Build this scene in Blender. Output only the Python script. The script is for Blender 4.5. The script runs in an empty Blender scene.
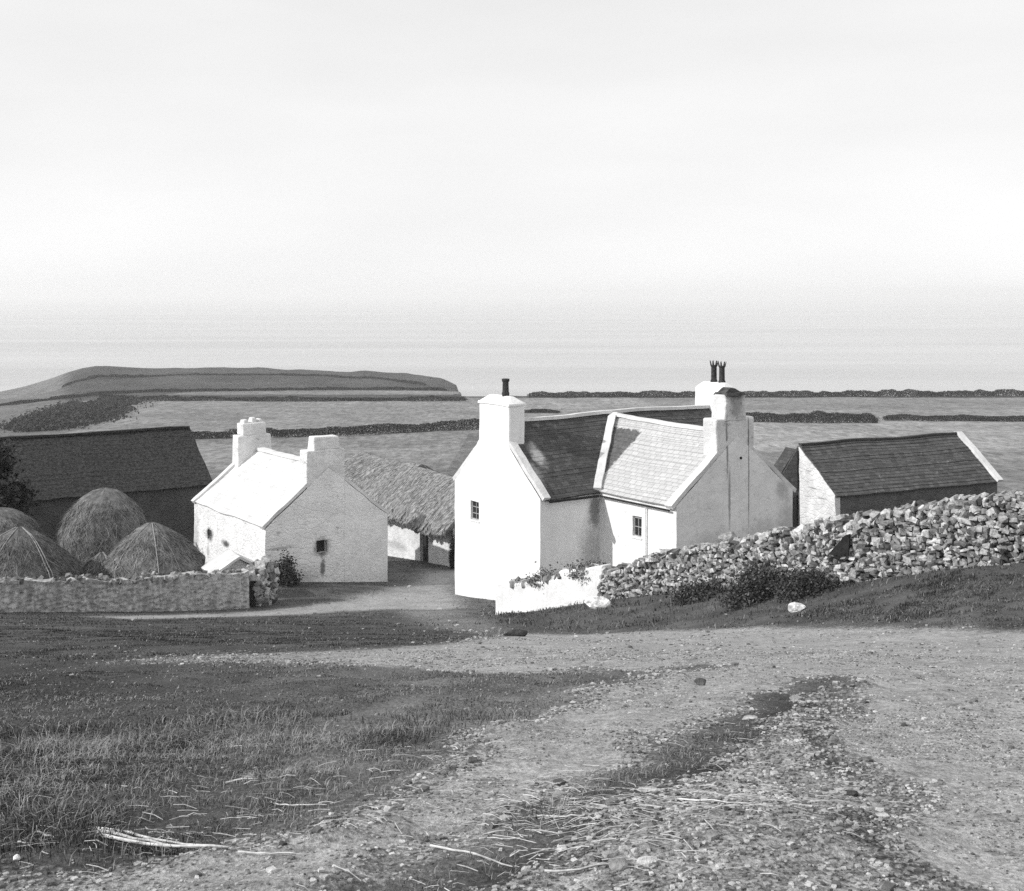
# A whitewashed hill farm above the sea, built as a monochrome place (a black-and-white photograph's greys).
import bpy, bmesh, math, random
import numpy as np
from mathutils import Vector, noise as mnoise
random.seed(7); RNG = np.random.default_rng(7)
SC = bpy.context.scene; COL = SC.collection
H0 = 60.0                                   # sea level is z = 0, the eye stands 60 m above it
R = math.radians
SUN_E, SKY_S, EXPO, HAZE, DENOISE = 2.05, .15, .78, 2.6e-4, False
CP=np.array([(0,-12,.6),(-14,-10,.4),(14,-10,.7),(0,0,-1.5),(-6,0,-1.6),(6,0,-1.45),(-1.5,3.6,-1.77),(1.5,3.6,-1.75),(-4,8,-2.8),(3,8,-2.72),
(-4,14,-4.2),(4,14,-4.12),(-9,20,-5.66),(0,20,-5.62),(-6,38,-9.98),(-3.2,43,-11.0),(-.3,34,-9.05),(8.3,21,-5.69),(5.6,24,-6.5),(3,29,-7.8),(-11,30,-8.02),(-3,30,-8.05),(14,20,-5.0),(20,23,-5.0),
(-15.7,38,-9.8),(-9.5,44,-11.2),(-2.27,49.2,-12.0),(-5.3,52.3,-12.2),(-9.8,49.1,-11.5),(-4.5,60,-13.0),(2,62,-13.1),(-.54,39,-10.15),(2.5,36,-8.95),
(4.62,34,-8.16),(6.32,31.5,-7.5),(8.02,28.5,-6.6),(10.26,26,-5.6),(13,24.3,-5.2),(12,40,-9.0),(5.7,43,-10.5),(10.6,46.5,-10.9),(15.3,58.8,-12.0),(25,63.4,-12.0),(25,40,-8.6),(32,25,-5.2),
(-14.6,60,-12.9),(-26,52,-11.6),(-17,49,-11.5),(-24,38,-9.6),(-26,25,-6.4),(-22,5,-2.2),(22,2,-1.2),(-40,75,-14.9),(0,76,-15),(40,76,-14.8),(-40,60,-13),(40,58,-11.8)],float)
def _fit():
    n=len(CP);d=np.hypot(CP[:,None,0]-CP[None,:,0],CP[:,None,1]-CP[None,:,1])
    K=np.where(d>0,d*d*np.log(d+1e-9),0)+np.eye(n)*2.0
    P=np.c_[np.ones(n),CP[:,:2]];M=np.zeros((n+3,n+3));M[:n,:n]=K;M[:n,n:]=P;M[n:,:n]=P.T
    return np.linalg.solve(M,np.r_[CP[:,2],0,0,0])
TW=_fit()
def sst(a,b,x):
    t=np.clip((x-a)/(b-a),0,1);return t*t*(3-2*t)
HX=np.array([-420,-330,-248,-229,-219,-212,-200,-192,-175,-160,-132,-103,-64,-35,-27,-21,-10,60,400.])
HZ=np.array([-75,-64,-51.2,-46.2,-42.2,-39.2,-37.3,-38.0,-39.0,-38.8,-39.0,-39.4,-41.2,-44.0,-47.5,-66,-75,-75,-75.])
def terr(x,y):
    x=np.asarray(x,float);y=np.asarray(y,float);sh=x.shape;x=x.ravel();y=y.ravel()
    z=np.empty_like(x);near=(y<100)&(np.abs(x)<90)
    far=np.interp(y,[-200,0,76,100,150,200,280,400,430,700,900],[20,-1.5,-15,-17.6,-21.5,-24.6,-28.4,-33.6,-35,-44,-50])
    far=far-3.5*sst(-.30,-.44,x/np.maximum(y,30))*sst(150,400,y)
    # headland and cliffs
    hz=np.interp(x/np.maximum(y,1)*600,HX,HZ)
    far=far+(hz-far)*sst(440,600,y)
    edge=sst(412,428,y)*sst(-.042,-.03,x/np.maximum(y,1))
    far=far+(-75-far)*edge
    far=np.where(y>640,far+(-80-far)*sst(640,720,y),far)
    z[:]=far
    i=np.where(near)[0]
    for s in range(0,len(i),40000):
        j=i[s:s+40000];d2=(x[j,None]-CP[None,:,0])**2+(y[j,None]-CP[None,:,1])**2
        t=(.5*d2*np.log(d2+1e-12))@TW[:-3]+TW[-3]+TW[-2]*x[j]+TW[-1]*y[j]
        w=(1-sst(66,96,y[j]))*(1-sst(38,85,np.abs(x[j])))
        z[j]=z[j]+(t-z[j])*w
    return z.reshape(sh)
# ------------------------------------------------------------------ small helpers
def hgt(x, y):
    return float(terr(np.array([x]), np.array([y]))[0]) + H0
def _hash(ix, iy, seed):
    n = (ix.astype(np.int64)*374761393 + iy.astype(np.int64)*668265263 + seed*974711) & 0x7fffffff
    n = ((n ^ (n >> 13))*1274126177) & 0x7fffffff
    return ((n ^ (n >> 16)) & 0xffff)/65535.0
def vn(x, y, s=1.0, seed=0, oct=3):
    x = np.asarray(x, float)/s; y = np.asarray(y, float)/s; out = 0; amp = 1; tot = 0
    for o in range(oct):
        ix = np.floor(x); iy = np.floor(y); fx = x-ix; fy = y-iy; fx = fx*fx*(3-2*fx); fy = fy*fy*(3-2*fy)
        a = _hash(ix, iy, seed+o); b = _hash(ix+1, iy, seed+o); c = _hash(ix, iy+1, seed+o); d = _hash(ix+1, iy+1, seed+o)
        out = out+amp*((a*(1-fx)+b*fx)*(1-fy)+(c*(1-fx)+d*fx)*fy); tot += amp; amp *= .5; x = x*2.03+7.1; y = y*2.03+3.7
    return out/tot
def link(name, me, mat, parent=None):
    o = bpy.data.objects.new(name, me); COL.objects.link(o)
    if mat: me.materials.append(mat)
    if parent: o.parent = parent
    return o
def np_mesh(name, V, F, tone=None, smooth=False, uv=None):
    me = bpy.data.meshes.new(name); V = np.asarray(V, np.float32); F = np.asarray(F, np.int32); k = F.shape[1]
    me.vertices.add(len(V)); me.vertices.foreach_set('co', V.ravel())
    me.loops.add(F.size); me.loops.foreach_set('vertex_index', F.ravel())
    me.polygons.add(len(F)); me.polygons.foreach_set('loop_start', np.arange(0, F.size, k, dtype=np.int32))
    me.polygons.foreach_set('loop_total', np.full(len(F), k, np.int32))
    me.polygons.foreach_set('use_smooth', np.full(len(F), bool(smooth)))
    if tone is not None:
        for nm, arr in (tone.items() if isinstance(tone, dict) else [('tone', tone)]):
            at = me.attributes.new(nm, 'FLOAT', 'POINT'); at.data.foreach_set('value', np.asarray(arr, np.float32))
    me.update(calc_edges=True); me.validate()
    return me
def thing(name, label, cat, loc, th=None, group=None):
    o = bpy.data.objects.new(name, None); COL.objects.link(o); o.empty_display_size = .3
    o.location = loc
    if th is not None: o.rotation_euler = (0, 0, R(90-th))
    tag(o, label, cat, group); return o
def tag(o, label, cat, group=None):
    o['label'] = label; o['category'] = cat
    if group: o['group'] = group
    return o
def kind(o, k): o['kind'] = k; return o

class MB:
    """collects faces, builds ONE mesh object"""
    def __init__(s): s.v = []; s.f = []
    def poly(s, pts):
        i = len(s.v); s.v += [tuple(p) for p in pts]; s.f.append(list(range(i, i+len(pts)))); return s
    def box(s, lo, hi, taper=0.0):
        (x0, y0, z0), (x1, y1, z1) = lo, hi; t = taper
        b = [(x0, y0, z0), (x1, y0, z0), (x1, y1, z0), (x0, y1, z0), (x0+t, y0+t, z1), (x1-t, y0+t, z1), (x1-t, y1-t, z1), (x0+t, y1-t, z1)]
        i = len(s.v); s.v += b
        for q in ((3, 2, 1, 0), (4, 5, 6, 7), (0, 1, 5, 4), (1, 2, 6, 5), (2, 3, 7, 6), (3, 0, 4, 7)): s.f.append([i+k for k in q])
        return s
    def prism(s, pts, d):
        """closed polygon pts extruded along vector d"""
        d = Vector(d); n = len(pts); i = len(s.v)
        s.v += [tuple(p) for p in pts]+[tuple(Vector(p)+d) for p in pts]
        s.f.append([i+k for k in range(n)][::-1]); s.f.append([i+n+k for k in range(n)])
        for k in range(n): s.f.append([i+k, i+(k+1) % n, i+n+(k+1) % n, i+n+k])
        return s
    def bar(s, p, q, w, h, up=(0, 0, 1)):
        p = Vector(p); q = Vector(q); t = (q-p).normalized(); side = t.cross(Vector(up)).normalized(); u = side.cross(t)
        a = [p+side*w/2, p-side*w/2, p-side*w/2+u*h, p+side*w/2+u*h]
        return s.prism(a, q-p)
    def lathe(s, prof, c, n=14, cap=True):
        i = len(s.v); c = Vector(c)
        for r, z in prof:
            for k in range(n): s.v.append((c.x+r*math.cos(2*math.pi*k/n), c.y+r*math.sin(2*math.pi*k/n), c.z+z))
        for j in range(len(prof)-1):
            for k in range(n): s.f.append([i+j*n+k, i+j*n+(k+1) % n, i+(j+1)*n+(k+1) % n, i+(j+1)*n+k])
        if cap:
            s.f.append([i+k for k in range(n)][::-1]); s.f.append([i+(len(prof)-1)*n+k for k in range(n)])
        return s
    def tube(s, pts, r, n=6):
        pts = [Vector(p) for p in pts]; i = len(s.v)
        for j, p in enumerate(pts):
            t = (pts[min(j+1, len(pts)-1)]-pts[max(j-1, 0)]).normalized(); a = t.orthogonal().normalized(); b = t.cross(a)
            rr = r[j] if isinstance(r, (list, tuple)) else r
            for k in range(n):
                q = p+(a*math.cos(2*math.pi*k/n)+b*math.sin(2*math.pi*k/n))*rr; s.v.append(tuple(q))
        for j in range(len(pts)-1):
            for k in range(n): s.f.append([i+j*n+k, i+j*n+(k+1) % n, i+(j+1)*n+(k+1) % n, i+(j+1)*n+k])
        s.f.append([i+k for k in range(n)][::-1]); s.f.append([i+(len(pts)-1)*n+k for k in range(n)])
        return s
    def panel(s, O, U, W, H, nrm, holes=(), depth=.18):
        """upright wall face with real openings and their reveals; holes = (x0, x1, z0, z1)"""
        O = Vector(O); U = Vector(U); Z = Vector((0, 0, 1)); nrm = Vector(nrm)
        xs = sorted({0, W, *[h[0] for h in holes], *[h[1] for h in holes]}); zs = sorted({0, H, *[h[2] for h in holes], *[h[3] for h in holes]})
        for x0, x1 in zip(xs, xs[1:]):
            for z0, z1 in zip(zs, zs[1:]):
                if any(h[0] <= x0+1e-6 and x1 <= h[1]+1e-6 and h[2] <= z0+1e-6 and z1 <= h[3]+1e-6 for h in holes): continue
                s.poly([O+U*x0+Z*z0, O+U*x1+Z*z0, O+U*x1+Z*z1, O+U*x0+Z*z1])
        for x0, x1, z0, z1 in holes:
            c = [O+U*x0+Z*z0, O+U*x1+Z*z0, O+U*x1+Z*z1, O+U*x0+Z*z1]
            for k in range(4): s.poly([c[k], c[(k+1) % 4], c[(k+1) % 4]-nrm*depth, c[k]-nrm*depth])
        return s
    def build(s, name, mat, parent=None, wob=0.0, step=.5, bevel=0.0, smooth=False, uv=True, recalc=True, seed=0):
        bm = bmesh.new(); vs = [bm.verts.new(v) for v in s.v]
        for f in s.f:
            try: bm.faces.new([vs[k] for k in f])
            except ValueError: pass
        bmesh.ops.remove_doubles(bm, verts=bm.verts, dist=1e-4)
        if recalc: bmesh.ops.recalc_face_normals(bm, faces=bm.faces)
        if bevel:
            ed = [e for e in bm.edges if len(e.link_faces) == 2 and e.calc_face_angle(0) > .6]
            bmesh.ops.bevel(bm, geom=ed, offset=bevel, segments=2, profile=.5, affect='EDGES', clamp_overlap=True)
        if wob:
            lo = Vector([min(v.co[k] for v in bm.verts) for k in range(3)]); hi = Vector([max(v.co[k] for v in bm.verts) for k in range(3)])
            for k in range(3):
                x = math.ceil(lo[k]/step)*step+.013
                while x < hi[k]:
                    co = Vector((0, 0, 0)); co[k] = x; no = Vector((0, 0, 0)); no[k] = 1
                    bmesh.ops.bisect_plane(bm, geom=bm.verts[:]+bm.edges[:]+bm.faces[:], plane_co=co, plane_no=no, dist=1e-4); x += step
            for v in bm.verts:
                p = v.co*1.1+Vector((seed, seed*2.3, 0)); v.co += mnoise.noise_vector(p)*wob+mnoise.noise_vector(p*3.1)*wob*.4+Vector((0, 0, mnoise.noise(v.co*.33)*.07 if v.co.z > 2.2 else 0))
        if uv:
            L = bm.loops.layers.uv.new('UVMap'); Zv = Vector((0, 0, 1))
            for f in bm.faces:
                n = f.normal; h = Zv.cross(n)
                h = h.normalized() if h.length > .05 else Vector((1, 0, 0)); u = n.cross(h)
                for l in f.loops: l[L].uv = (l.vert.co.dot(h), l.vert.co.dot(u))
        for f in bm.faces: f.smooth = smooth
        me = bpy.data.meshes.new(name); bm.to_mesh(me); bm.free()
        return link(name, me, mat, parent)

def slate_plane(mb, e0, e1, r1, r0, row=.2, lift=.013, th=.07, jag=0.0):
    """a roof slope laid in stepped courses from the eave e0-e1 up to the ridge r0-r1, over a thin bed"""
    e0, e1, r0, r1 = map(Vector, (e0, e1, r0, r1)); n = (e1-e0).cross(r0-e0).normalized()
    if n.z < 0: n = -n
    k = max(2, int(((r0-e0).length)/row)); lift0 = lift
    P = lambda a, b: (e0.lerp(r0, b)).lerp(e1.lerp(r1, b), a)
    for i in range(k):
        b0, b1 = i/k, (i+1)/k
        ja, jb = (random.uniform(-jag, jag) for _ in range(2))
        A, B, C, D = P(0+ja, b0), P(1+jb, b0), P(1+jb, b1), P(0+ja, b1); lift = lift0*random.uniform(.4, 1.5)
        mb.poly([A+n*lift, B+n*lift, C+n*.001, D+n*.001])
        mb.poly([A, B, B+n*lift, A+n*lift]); mb.poly([A, A+n*lift, D+n*.001]); mb.poly([B, C+n*.001, B+n*lift])
    d = -n*th
    mb.poly([e0+d, e1+d, r1+d, r0+d]); mb.poly([e0, e1, e1+d, e0+d]); mb.poly([e0, r0, r0+d, e0+d]); mb.poly([e1, r1, r1+d, e1+d])
    return n

# ------------------------------------------------------------------ materials (all greys: the picture is monochrome)
DULL_EDGE = (0, 1, -.45)
class NT:
    def __init__(s, name):
        s.m = bpy.data.materials.new(name); s.m.use_nodes = True; s.t = s.m.node_tree; s.t.nodes.clear()
        s.out = s.n('ShaderNodeOutputMaterial'); s.p = s.n('ShaderNodeBsdfPrincipled'); s.l(s.p.outputs[0], s.out.inputs[0])
        s.p.inputs['Roughness'].default_value = .9; s.p.inputs['Specular IOR Level'].default_value = .2
    def n(s, t, **k):
        x = s.t.nodes.new(t)
        for a, b in k.items(): setattr(x, a, b)
        return x
    def l(s, a, b): s.t.links.new(a, b)
    def put(s, inp, v):
        if hasattr(v, 'is_linked') or hasattr(v, 'links'): s.l(v, inp)
        else: inp.default_value = v
    def math(s, op, a, b=0.0, c=None, clamp=False):
        x = s.n('ShaderNodeMath', operation=op, use_clamp=clamp); s.put(x.inputs[0], a); s.put(x.inputs[1], b)
        if c is not None: s.put(x.inputs[2], c)
        return x.outputs[0]
    def co(s, k='Object'): return s.n('ShaderNodeTexCoord').outputs[k]
    def scale(s, v, sc):
        x = s.n('ShaderNodeMapping'); s.l(v, x.inputs[0]); x.inputs['Scale'].default_value = sc if hasattr(sc, '__len__') else (sc,)*3; return x.outputs[0]
    def noise(s, v, sc=5., det=4., rough=.6, dist=0.):
        x = s.n('ShaderNodeTexNoise'); s.l(v, x.inputs['Vector']); x.inputs['Scale'].default_value = sc; x.inputs['Detail'].default_value = det
        x.inputs['Roughness'].default_value = rough; x.inputs['Distortion'].default_value = dist; return x.outputs['Fac']
    def voro(s, v, sc, feat='F1', out='Distance'):
        x = s.n('ShaderNodeTexVoronoi', feature=feat); s.l(v, x.inputs['Vector']); x.inputs['Scale'].default_value = sc; return x.outputs[out]
    def ramp(s, f, a, b, lo, hi):
        x = s.n('ShaderNodeMapRange', interpolation_type='SMOOTHSTEP'); s.put(x.inputs[0], f)
        for i, q in enumerate((a, b, lo, hi)): s.put(x.inputs[i+1], q)
        return x.outputs[0]
    def mix(s, f, a, b):
        d = s.math('SUBTRACT', b, a); return s.math('MULTIPLY_ADD', d, f, a)
    def attr(s, n): return s.n('ShaderNodeAttribute', attribute_name=n).outputs['Fac']
    def bump(s, h, st=.5, d=.02):
        b = s.n('ShaderNodeBump'); b.inputs['Strength'].default_value = st; b.inputs['Distance'].default_value = d; s.l(h, b.inputs['Height']); s.l(b.outputs[0], s.p.inputs['Normal'])
    def col(s, v):
        c = s.n('ShaderNodeCombineColor'); [s.put(c.inputs[i], v) for i in range(3)]; s.l(c.outputs[0], s.p.inputs['Base Color']); return s.m
    def spot(s, v, c, r, soft=.75):
        a = s.n('ShaderNodeVectorMath', operation='SUBTRACT'); s.l(v, a.inputs[0]); a.inputs[1].default_value = c
        b = s.n('ShaderNodeVectorMath', operation='DIVIDE'); s.l(a.outputs[0], b.inputs[0]); b.inputs[1].default_value = r
        d = s.n('ShaderNodeVectorMath', operation='LENGTH'); s.l(b.outputs[0], d.inputs[0])
        wob = s.math('MULTIPLY_ADD', s.noise(v, 4, 5, .7), 1.1, -.55)
        return s.ramp(s.math('ADD', d.outputs['Value'], wob), 1.0, 1.0-soft, 0.0, 1.0)

def m_wash(name, lo=.6, hi=.8, spots=(), bump=.5, rubble=0.0, patch=.0, patch_tone=.3):
    t = NT(name); v = t.co()
    c = t.ramp(t.noise(v, 1.3, 6, .65), .3, .65, lo, hi)
    c = t.mix(t.ramp(t.noise(v, 14, 4, .7), .52, .72, 0., .5), c, lo*.78)
    c = t.mix(t.ramp(t.noise(t.scale(v, (3, 3, .35)), 1.6, 6, .7), .54, .74, 0., .45), c, lo*.72)
    c = t.mix(t.ramp(t.noise(v, 60, 2, .6), .6, .75, 0., .5), c, lo*.5)
    if patch: c = t.mix(t.ramp(t.noise(t.scale(v, (1, 1, 1.8)), 2.6, 6, .7), .64-patch*.2, .72-patch*.2, 0., .8), c, patch_tone)
    for (cc, rr, tone, k) in spots: c = t.mix(t.math('MULTIPLY', t.spot(v, cc, rr), k), c, tone)
    h = t.noise(v, 5, 5, .6)
    if rubble:
        w = t.n('ShaderNodeMix', data_type='VECTOR'); w.inputs[0].default_value = .12; t.l(v, w.inputs[4])
        nz = t.n('ShaderNodeTexNoise'); nz.inputs['Scale'].default_value = 3; t.l(v, nz.inputs['Vector']); t.l(nz.outputs['Color'], w.inputs[5])
        st = t.voro(t.scale(w.outputs[1], (1, 1, 1.7)), 2.9, 'DISTANCE_TO_EDGE')
        joint = t.ramp(st, .0, .12, 0., 1.); h = t.math('ADD', h, t.math('MULTIPLY', joint, rubble*.5))
        c = t.mix(t.math('MULTIPLY', t.ramp(st, .07, .0, 0., 1.), t.ramp(t.noise(v, 2.3, 5), .52, .66, 0., .12)), c, lo*.55)
    t.bump(h, bump, .05); return t.col(c)
def m_slate(name, lo, hi, lichen=.0, lich_tone=.4, row=.2, wide=.32, joint=.4, dull=False, smear=False, var=.6):
    t = NT(name); v = t.co(); uv = t.co('UV')
    b = t.n('ShaderNodeTexBrick'); t.l(uv, b.inputs['Vector']); b.inputs['Scale'].default_value = 1; b.inputs['Brick Width'].default_value = wide
    b.inputs['Row Height'].default_value = row; b.inputs['Mortar Size'].default_value = .012; b.inputs['Color1'].default_value = (0, 0, 0, 1); b.inputs['Color2'].default_value = (1, 1, 1, 1)
    b.inputs['Mortar'].default_value = (.5, .5, .5, 1)
    sx = t.n('ShaderNodeSeparateColor'); t.l(b.outputs['Color'], sx.inputs[0])
    c = t.mix(t.math('MULTIPLY_ADD', t.noise(v, 4, 7, .75), .8, t.math('MULTIPLY_ADD', sx.outputs[0], var, t.math('MULTIPLY_ADD', t.noise(v, 30, 3, .7), .6, -.5))), lo, hi)
    c = t.mix(t.math('MULTIPLY', b.outputs['Fac'], joint), c, lo*.35)
    if lichen: c = t.mix(t.ramp(t.noise(v, 2.2, 7, .75), .62-lichen*.3, .74-lichen*.3, 0., .85), c, lich_tone)
    if dull:                                # a ragged, much darker corner of slates by the valley
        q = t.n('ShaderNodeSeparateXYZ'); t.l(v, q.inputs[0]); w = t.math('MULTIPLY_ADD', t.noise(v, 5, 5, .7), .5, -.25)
        g = t.math('ADD', t.math('MULTIPLY_ADD', q.outputs[0], DULL_EDGE[0], DULL_EDGE[2]), t.math('MULTIPLY_ADD', q.outputs[1], DULL_EDGE[1], w))
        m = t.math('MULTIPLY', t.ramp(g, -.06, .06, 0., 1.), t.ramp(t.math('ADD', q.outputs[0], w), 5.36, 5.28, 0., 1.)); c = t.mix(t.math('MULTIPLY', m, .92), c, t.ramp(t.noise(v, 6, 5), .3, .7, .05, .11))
    if smear:                               # a smear of lime down the slates below the left chimney
        c = t.mix(t.spot(v, (1.0, 1.25, 6.3), (.42, .9, 1.0)), c, .45); c = t.mix(t.spot(v, (.45, .8, 5.6), (.3, .8, .8)), c, .3)
    t.p.inputs['Roughness'].default_value = .75
    t.bump(t.math('ADD', t.noise(v, 22, 3), t.math('MULTIPLY', b.outputs['Fac'], -1.2)), .5, .015); return t.col(c)
def m_noise(name, lo, hi, sc=6., bump=.4, bs=20., rough=.9, stretch=None, attr=None, a=.32, b=.68, bd=.02):
    t = NT(name); v = t.co()
    if stretch: v = t.scale(v, stretch)
    c = t.ramp(t.noise(v, sc, 6, .65), a, b, lo, hi)
    if attr: c = t.math('MULTIPLY', c, t.attr(attr))
    t.p.inputs['Roughness'].default_value = rough
    if bump: t.bump(t.noise(v, bs, 4, .6), bump, bd)
    return t.col(c)
def m_tone(name, k=1.0, sc=8., amp=.5, rough=.9, bump=.0, bs=30., spec=.15):
    """tone comes from a per-piece attribute (each stone, blade or straw its own colour)"""
    t = NT(name); v = t.co(); c = t.math('MULTIPLY', t.attr('tone'), t.ramp(t.noise(v, sc, 5, .65), .3, .7, k*(1-amp), k*(1+amp)))
    t.p.inputs['Roughness'].default_value = rough; t.p.inputs['Specular IOR Level'].default_value = spec
    if bump: t.bump(t.noise(v, bs, 4, .65), bump, .03)
    return t.col(c)
def m_ground():
    t = NT('ground_grass_and_gravel'); v = t.co(); p = t.attr('path'); tone = t.attr('tone'); farm = t.attr('far')
    vf_ = t.scale(v, (1, 1, 0)); n1 = t.noise(vf_, .9, 6, .65); n2 = t.noise(vf_, 9, 6, .7); vs_ = t.scale(v, (1, .8, 1)); n3 = t.noise(vs_, 48, 4, .65); n4 = t.noise(vs_, 170, 2, .6)
    pf = t.ramp(t.math('ADD', p, t.math('ADD', t.math('MULTIPLY_ADD', n2, .6, -.30), t.math('MULTIPLY_ADD', n3, .9, -.45))), .30, .72, 0., 1.)
    g = t.math('MULTIPLY', tone, t.math('MULTIPLY', t.ramp(n1, .25, .75, .6, 1.4), t.ramp(n3, .3, .7, .55, 1.45)))
    fn = t.noise(t.scale(v, (1, .4, 1)), .30, 8, .75)
    fg = t.math('MULTIPLY', t.math('MULTIPLY', tone, t.ramp(fn, .25, .75, .95, 1.65)), t.math('MULTIPLY', t.ramp(t.noise(t.scale(v, (1, .3, 1)), .8, 8, .85), .32, .68, .45, 1.5), t.ramp(t.noise(v, .035, 4, .6), .3, .7, .8, 1.2))); g = t.mix(farm, g, fg)
    gv = t.math('MULTIPLY', t.ramp(n1, .3, .7, .28, .38), t.math('MULTIPLY', t.ramp(n3, .32, .68, .72, 1.24), t.ramp(n4, .35, .65, .84, 1.14)))
    gv = t.mix(t.ramp(t.noise(vf_, 3.1, 7, .75), .52, .68, 0., .72), t.math('MULTIPLY', gv, t.ramp(n2, .3, .7, .72, 1.3)), .10)
    st = t.voro(vs_, 26., 'F1'); gv = t.mix(t.ramp(st, .25, .12, 0., .35), gv, .42)
    t.bump(t.math('ADD', n3, t.math('MULTIPLY', n2, 1.5)), .7, .025)
    return t.col(t.mix(pf, g, gv))
def m_sea():
    t = NT('sea_water'); v = t.co(); t.p.inputs['Roughness'].default_value = .22; t.p.inputs['IOR'].default_value = 1.33; t.p.inputs['Specular IOR Level'].default_value = .5
    h = t.math('ADD', t.noise(t.scale(v, (1, 1.0, 1)), .08, 6, .65), t.math('MULTIPLY', t.noise(t.scale(v, (.15, 1, 1)), .012, 4, .6), 3.0))
    t.bump(h, .5, 2.5); return t.col(t.ramp(t.noise(t.scale(v, (.12, 1, 1)), .006, 5, .6), .3, .7, .32, .46))
def m_glass():
    t = NT('dark_window_glass'); t.p.inputs['Roughness'].default_value = .08; t.p.inputs['Specular IOR Level'].default_value = .5; return t.col(.02)
def m_thatch(name, lo, hi, k=(6, 1, 1)):
    t = NT(name); uv = t.co('UV'); v = t.co()
    s = t.noise(t.scale(uv, (14, 1.1, 1)), 1.6, 6, .7, .6); c = t.mix(t.ramp(s, .3, .7, 0., 1.), lo, hi)
    c = t.math('MULTIPLY', c, t.ramp(t.noise(v, .9, 4, .6), .3, .7, .75, 1.2))
    t.bump(s, .9, .06); return t.col(c)

def m_streak():
    t = NT('lime_streaked_wall'); v = t.co(); s = t.noise(t.scale(v, (1.6, 1.6, .5)), 2.4, 7, .75); c = t.ramp(s, .35, .66, .32, .70)
    c = t.mix(t.ramp(t.noise(v, 7, 5, .7), .35, .68, .0, .55), c, .10); x = t.n('ShaderNodeSeparateXYZ'); t.l(v, x.inputs[0]); c = t.mix(t.math('MULTIPLY', t.ramp(x.outputs[0], 3.6, 6.1, 0., 1.), t.ramp(s, .42, .6, .2, .85)), c, .55)
    t.bump(t.math('ADD', t.noise(v, 6, 5, .65), t.math('MULTIPLY', t.voro(t.scale(v, (1, 1, 1.6)), 4.5), .8)), 1.0, .09); return t.col(c)
# ------------------------------------------------------------------ materials in use
WASH = m_wash('whitewashed_render', .74, .86)
GLASS = m_glass()
DARKW = m_noise('dark_old_wood', .02, .05, 9)
FRAME = m_noise('weathered_window_paint', .3, .42, 9)
SLATE = m_slate('dark_slates', .035, .10, .0, joint=.5)
MORTAR = m_wash('lime_mortar', .6, .78)
POT = m_noise('dark_clay_pot', .02, .06, 12)
IRON = m_noise('dark_iron', .02, .035, 12)
LEAF = m_tone('leaves', 1.0, 6, .5, .7, spec=.2)
GRASS = m_tone('grass_blades', 1.0, 3, .3, .8, spec=.1)
STRAW = m_tone('straw', 1.0, 20, .35, .85)
STONE = m_tone('rubble_stone', 1.0, 9, .45, .92, .6, 28)
SOIL = m_noise('dark_earth_core', .03, .06, 8)

# ------------------------------------------------------------------ terrain: one sheet out to the cliffs
POLY = [
 [(9.25,19.46),(8.47,20.47),(6.98,22.25),(4.96,24.72),(2.82,27.0),(1.2,27.2),(-.1,28.2),(-.35,26.4),(-1.0,18.0),(-2.82,16.7),(-4.68,16.1),(-9,15.5),(-20,14.5),(-20,11.5),(-9,12.9),(-4.95,13.6),(-2.77,13.4),(-1.28,12.4),(0,11.1),(.85,11.7),(1.91,12.2),(2.7,12.3),(2.9,11),(2.3,8.69),(1.43,6.15),(1.03,4.93),(.86,4.29),(.67,3.65),(.45,2.0),(.4,-12),(6.5,-12),(7.2,2),(7.6,9.3),(9.5,15)],
 [(3.4,12.9),(2.6,12.7),(1.54,11.34),(.65,9.12),(-.01,6.36),(-.37,4.93),(-.74,4.29),(-.98,3.9),(-1.3,3.6),(-1.8,3.75),(-2.8,3.5),(-2.8,2.0),(-1.2,1.6),(-.81,3.0),(-.63,3.68),(-.27,4.08),(.11,4.73),(.48,5.46),(1.05,6.93),(1.85,9.24),(2.84,11.06)],
 [(-1.8,43.6),(-2.23,48.3),(-2.59,51.8),(-1.5,56.5),(-3.6,56.5),(-4.2,51.6),(-4.98,49.7),(-6.4,46),(-8.0,43.6),(-11,39.5),(-12.5,36.8),(-11,35.5),(-8.4,39.6),(-5.94,42.4),(-3.97,43.3),(-2.46,42.6)]]
def sdist(x, y, P):
    """signed distance (m) to a polygon, positive inside"""
    P = np.array(P); d = np.full(x.shape, 1e9); ins = np.zeros(x.shape, bool); n = len(P)
    for i in range(n):
        a = P[i]; b = P[(i+1) % n]; e = b-a; t = np.clip(((x-a[0])*e[0]+(y-a[1])*e[1])/(e@e), 0, 1)
        d = np.minimum(d, np.hypot(x-a[0]-t*e[0], y-a[1]-t*e[1]))
        c = (a[1] > y) != (b[1] > y); ins ^= c & (x < e[0]*(y-a[1])/(e[1]+1e-12)+a[0])
    return np.where(ins, d, -d)
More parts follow.
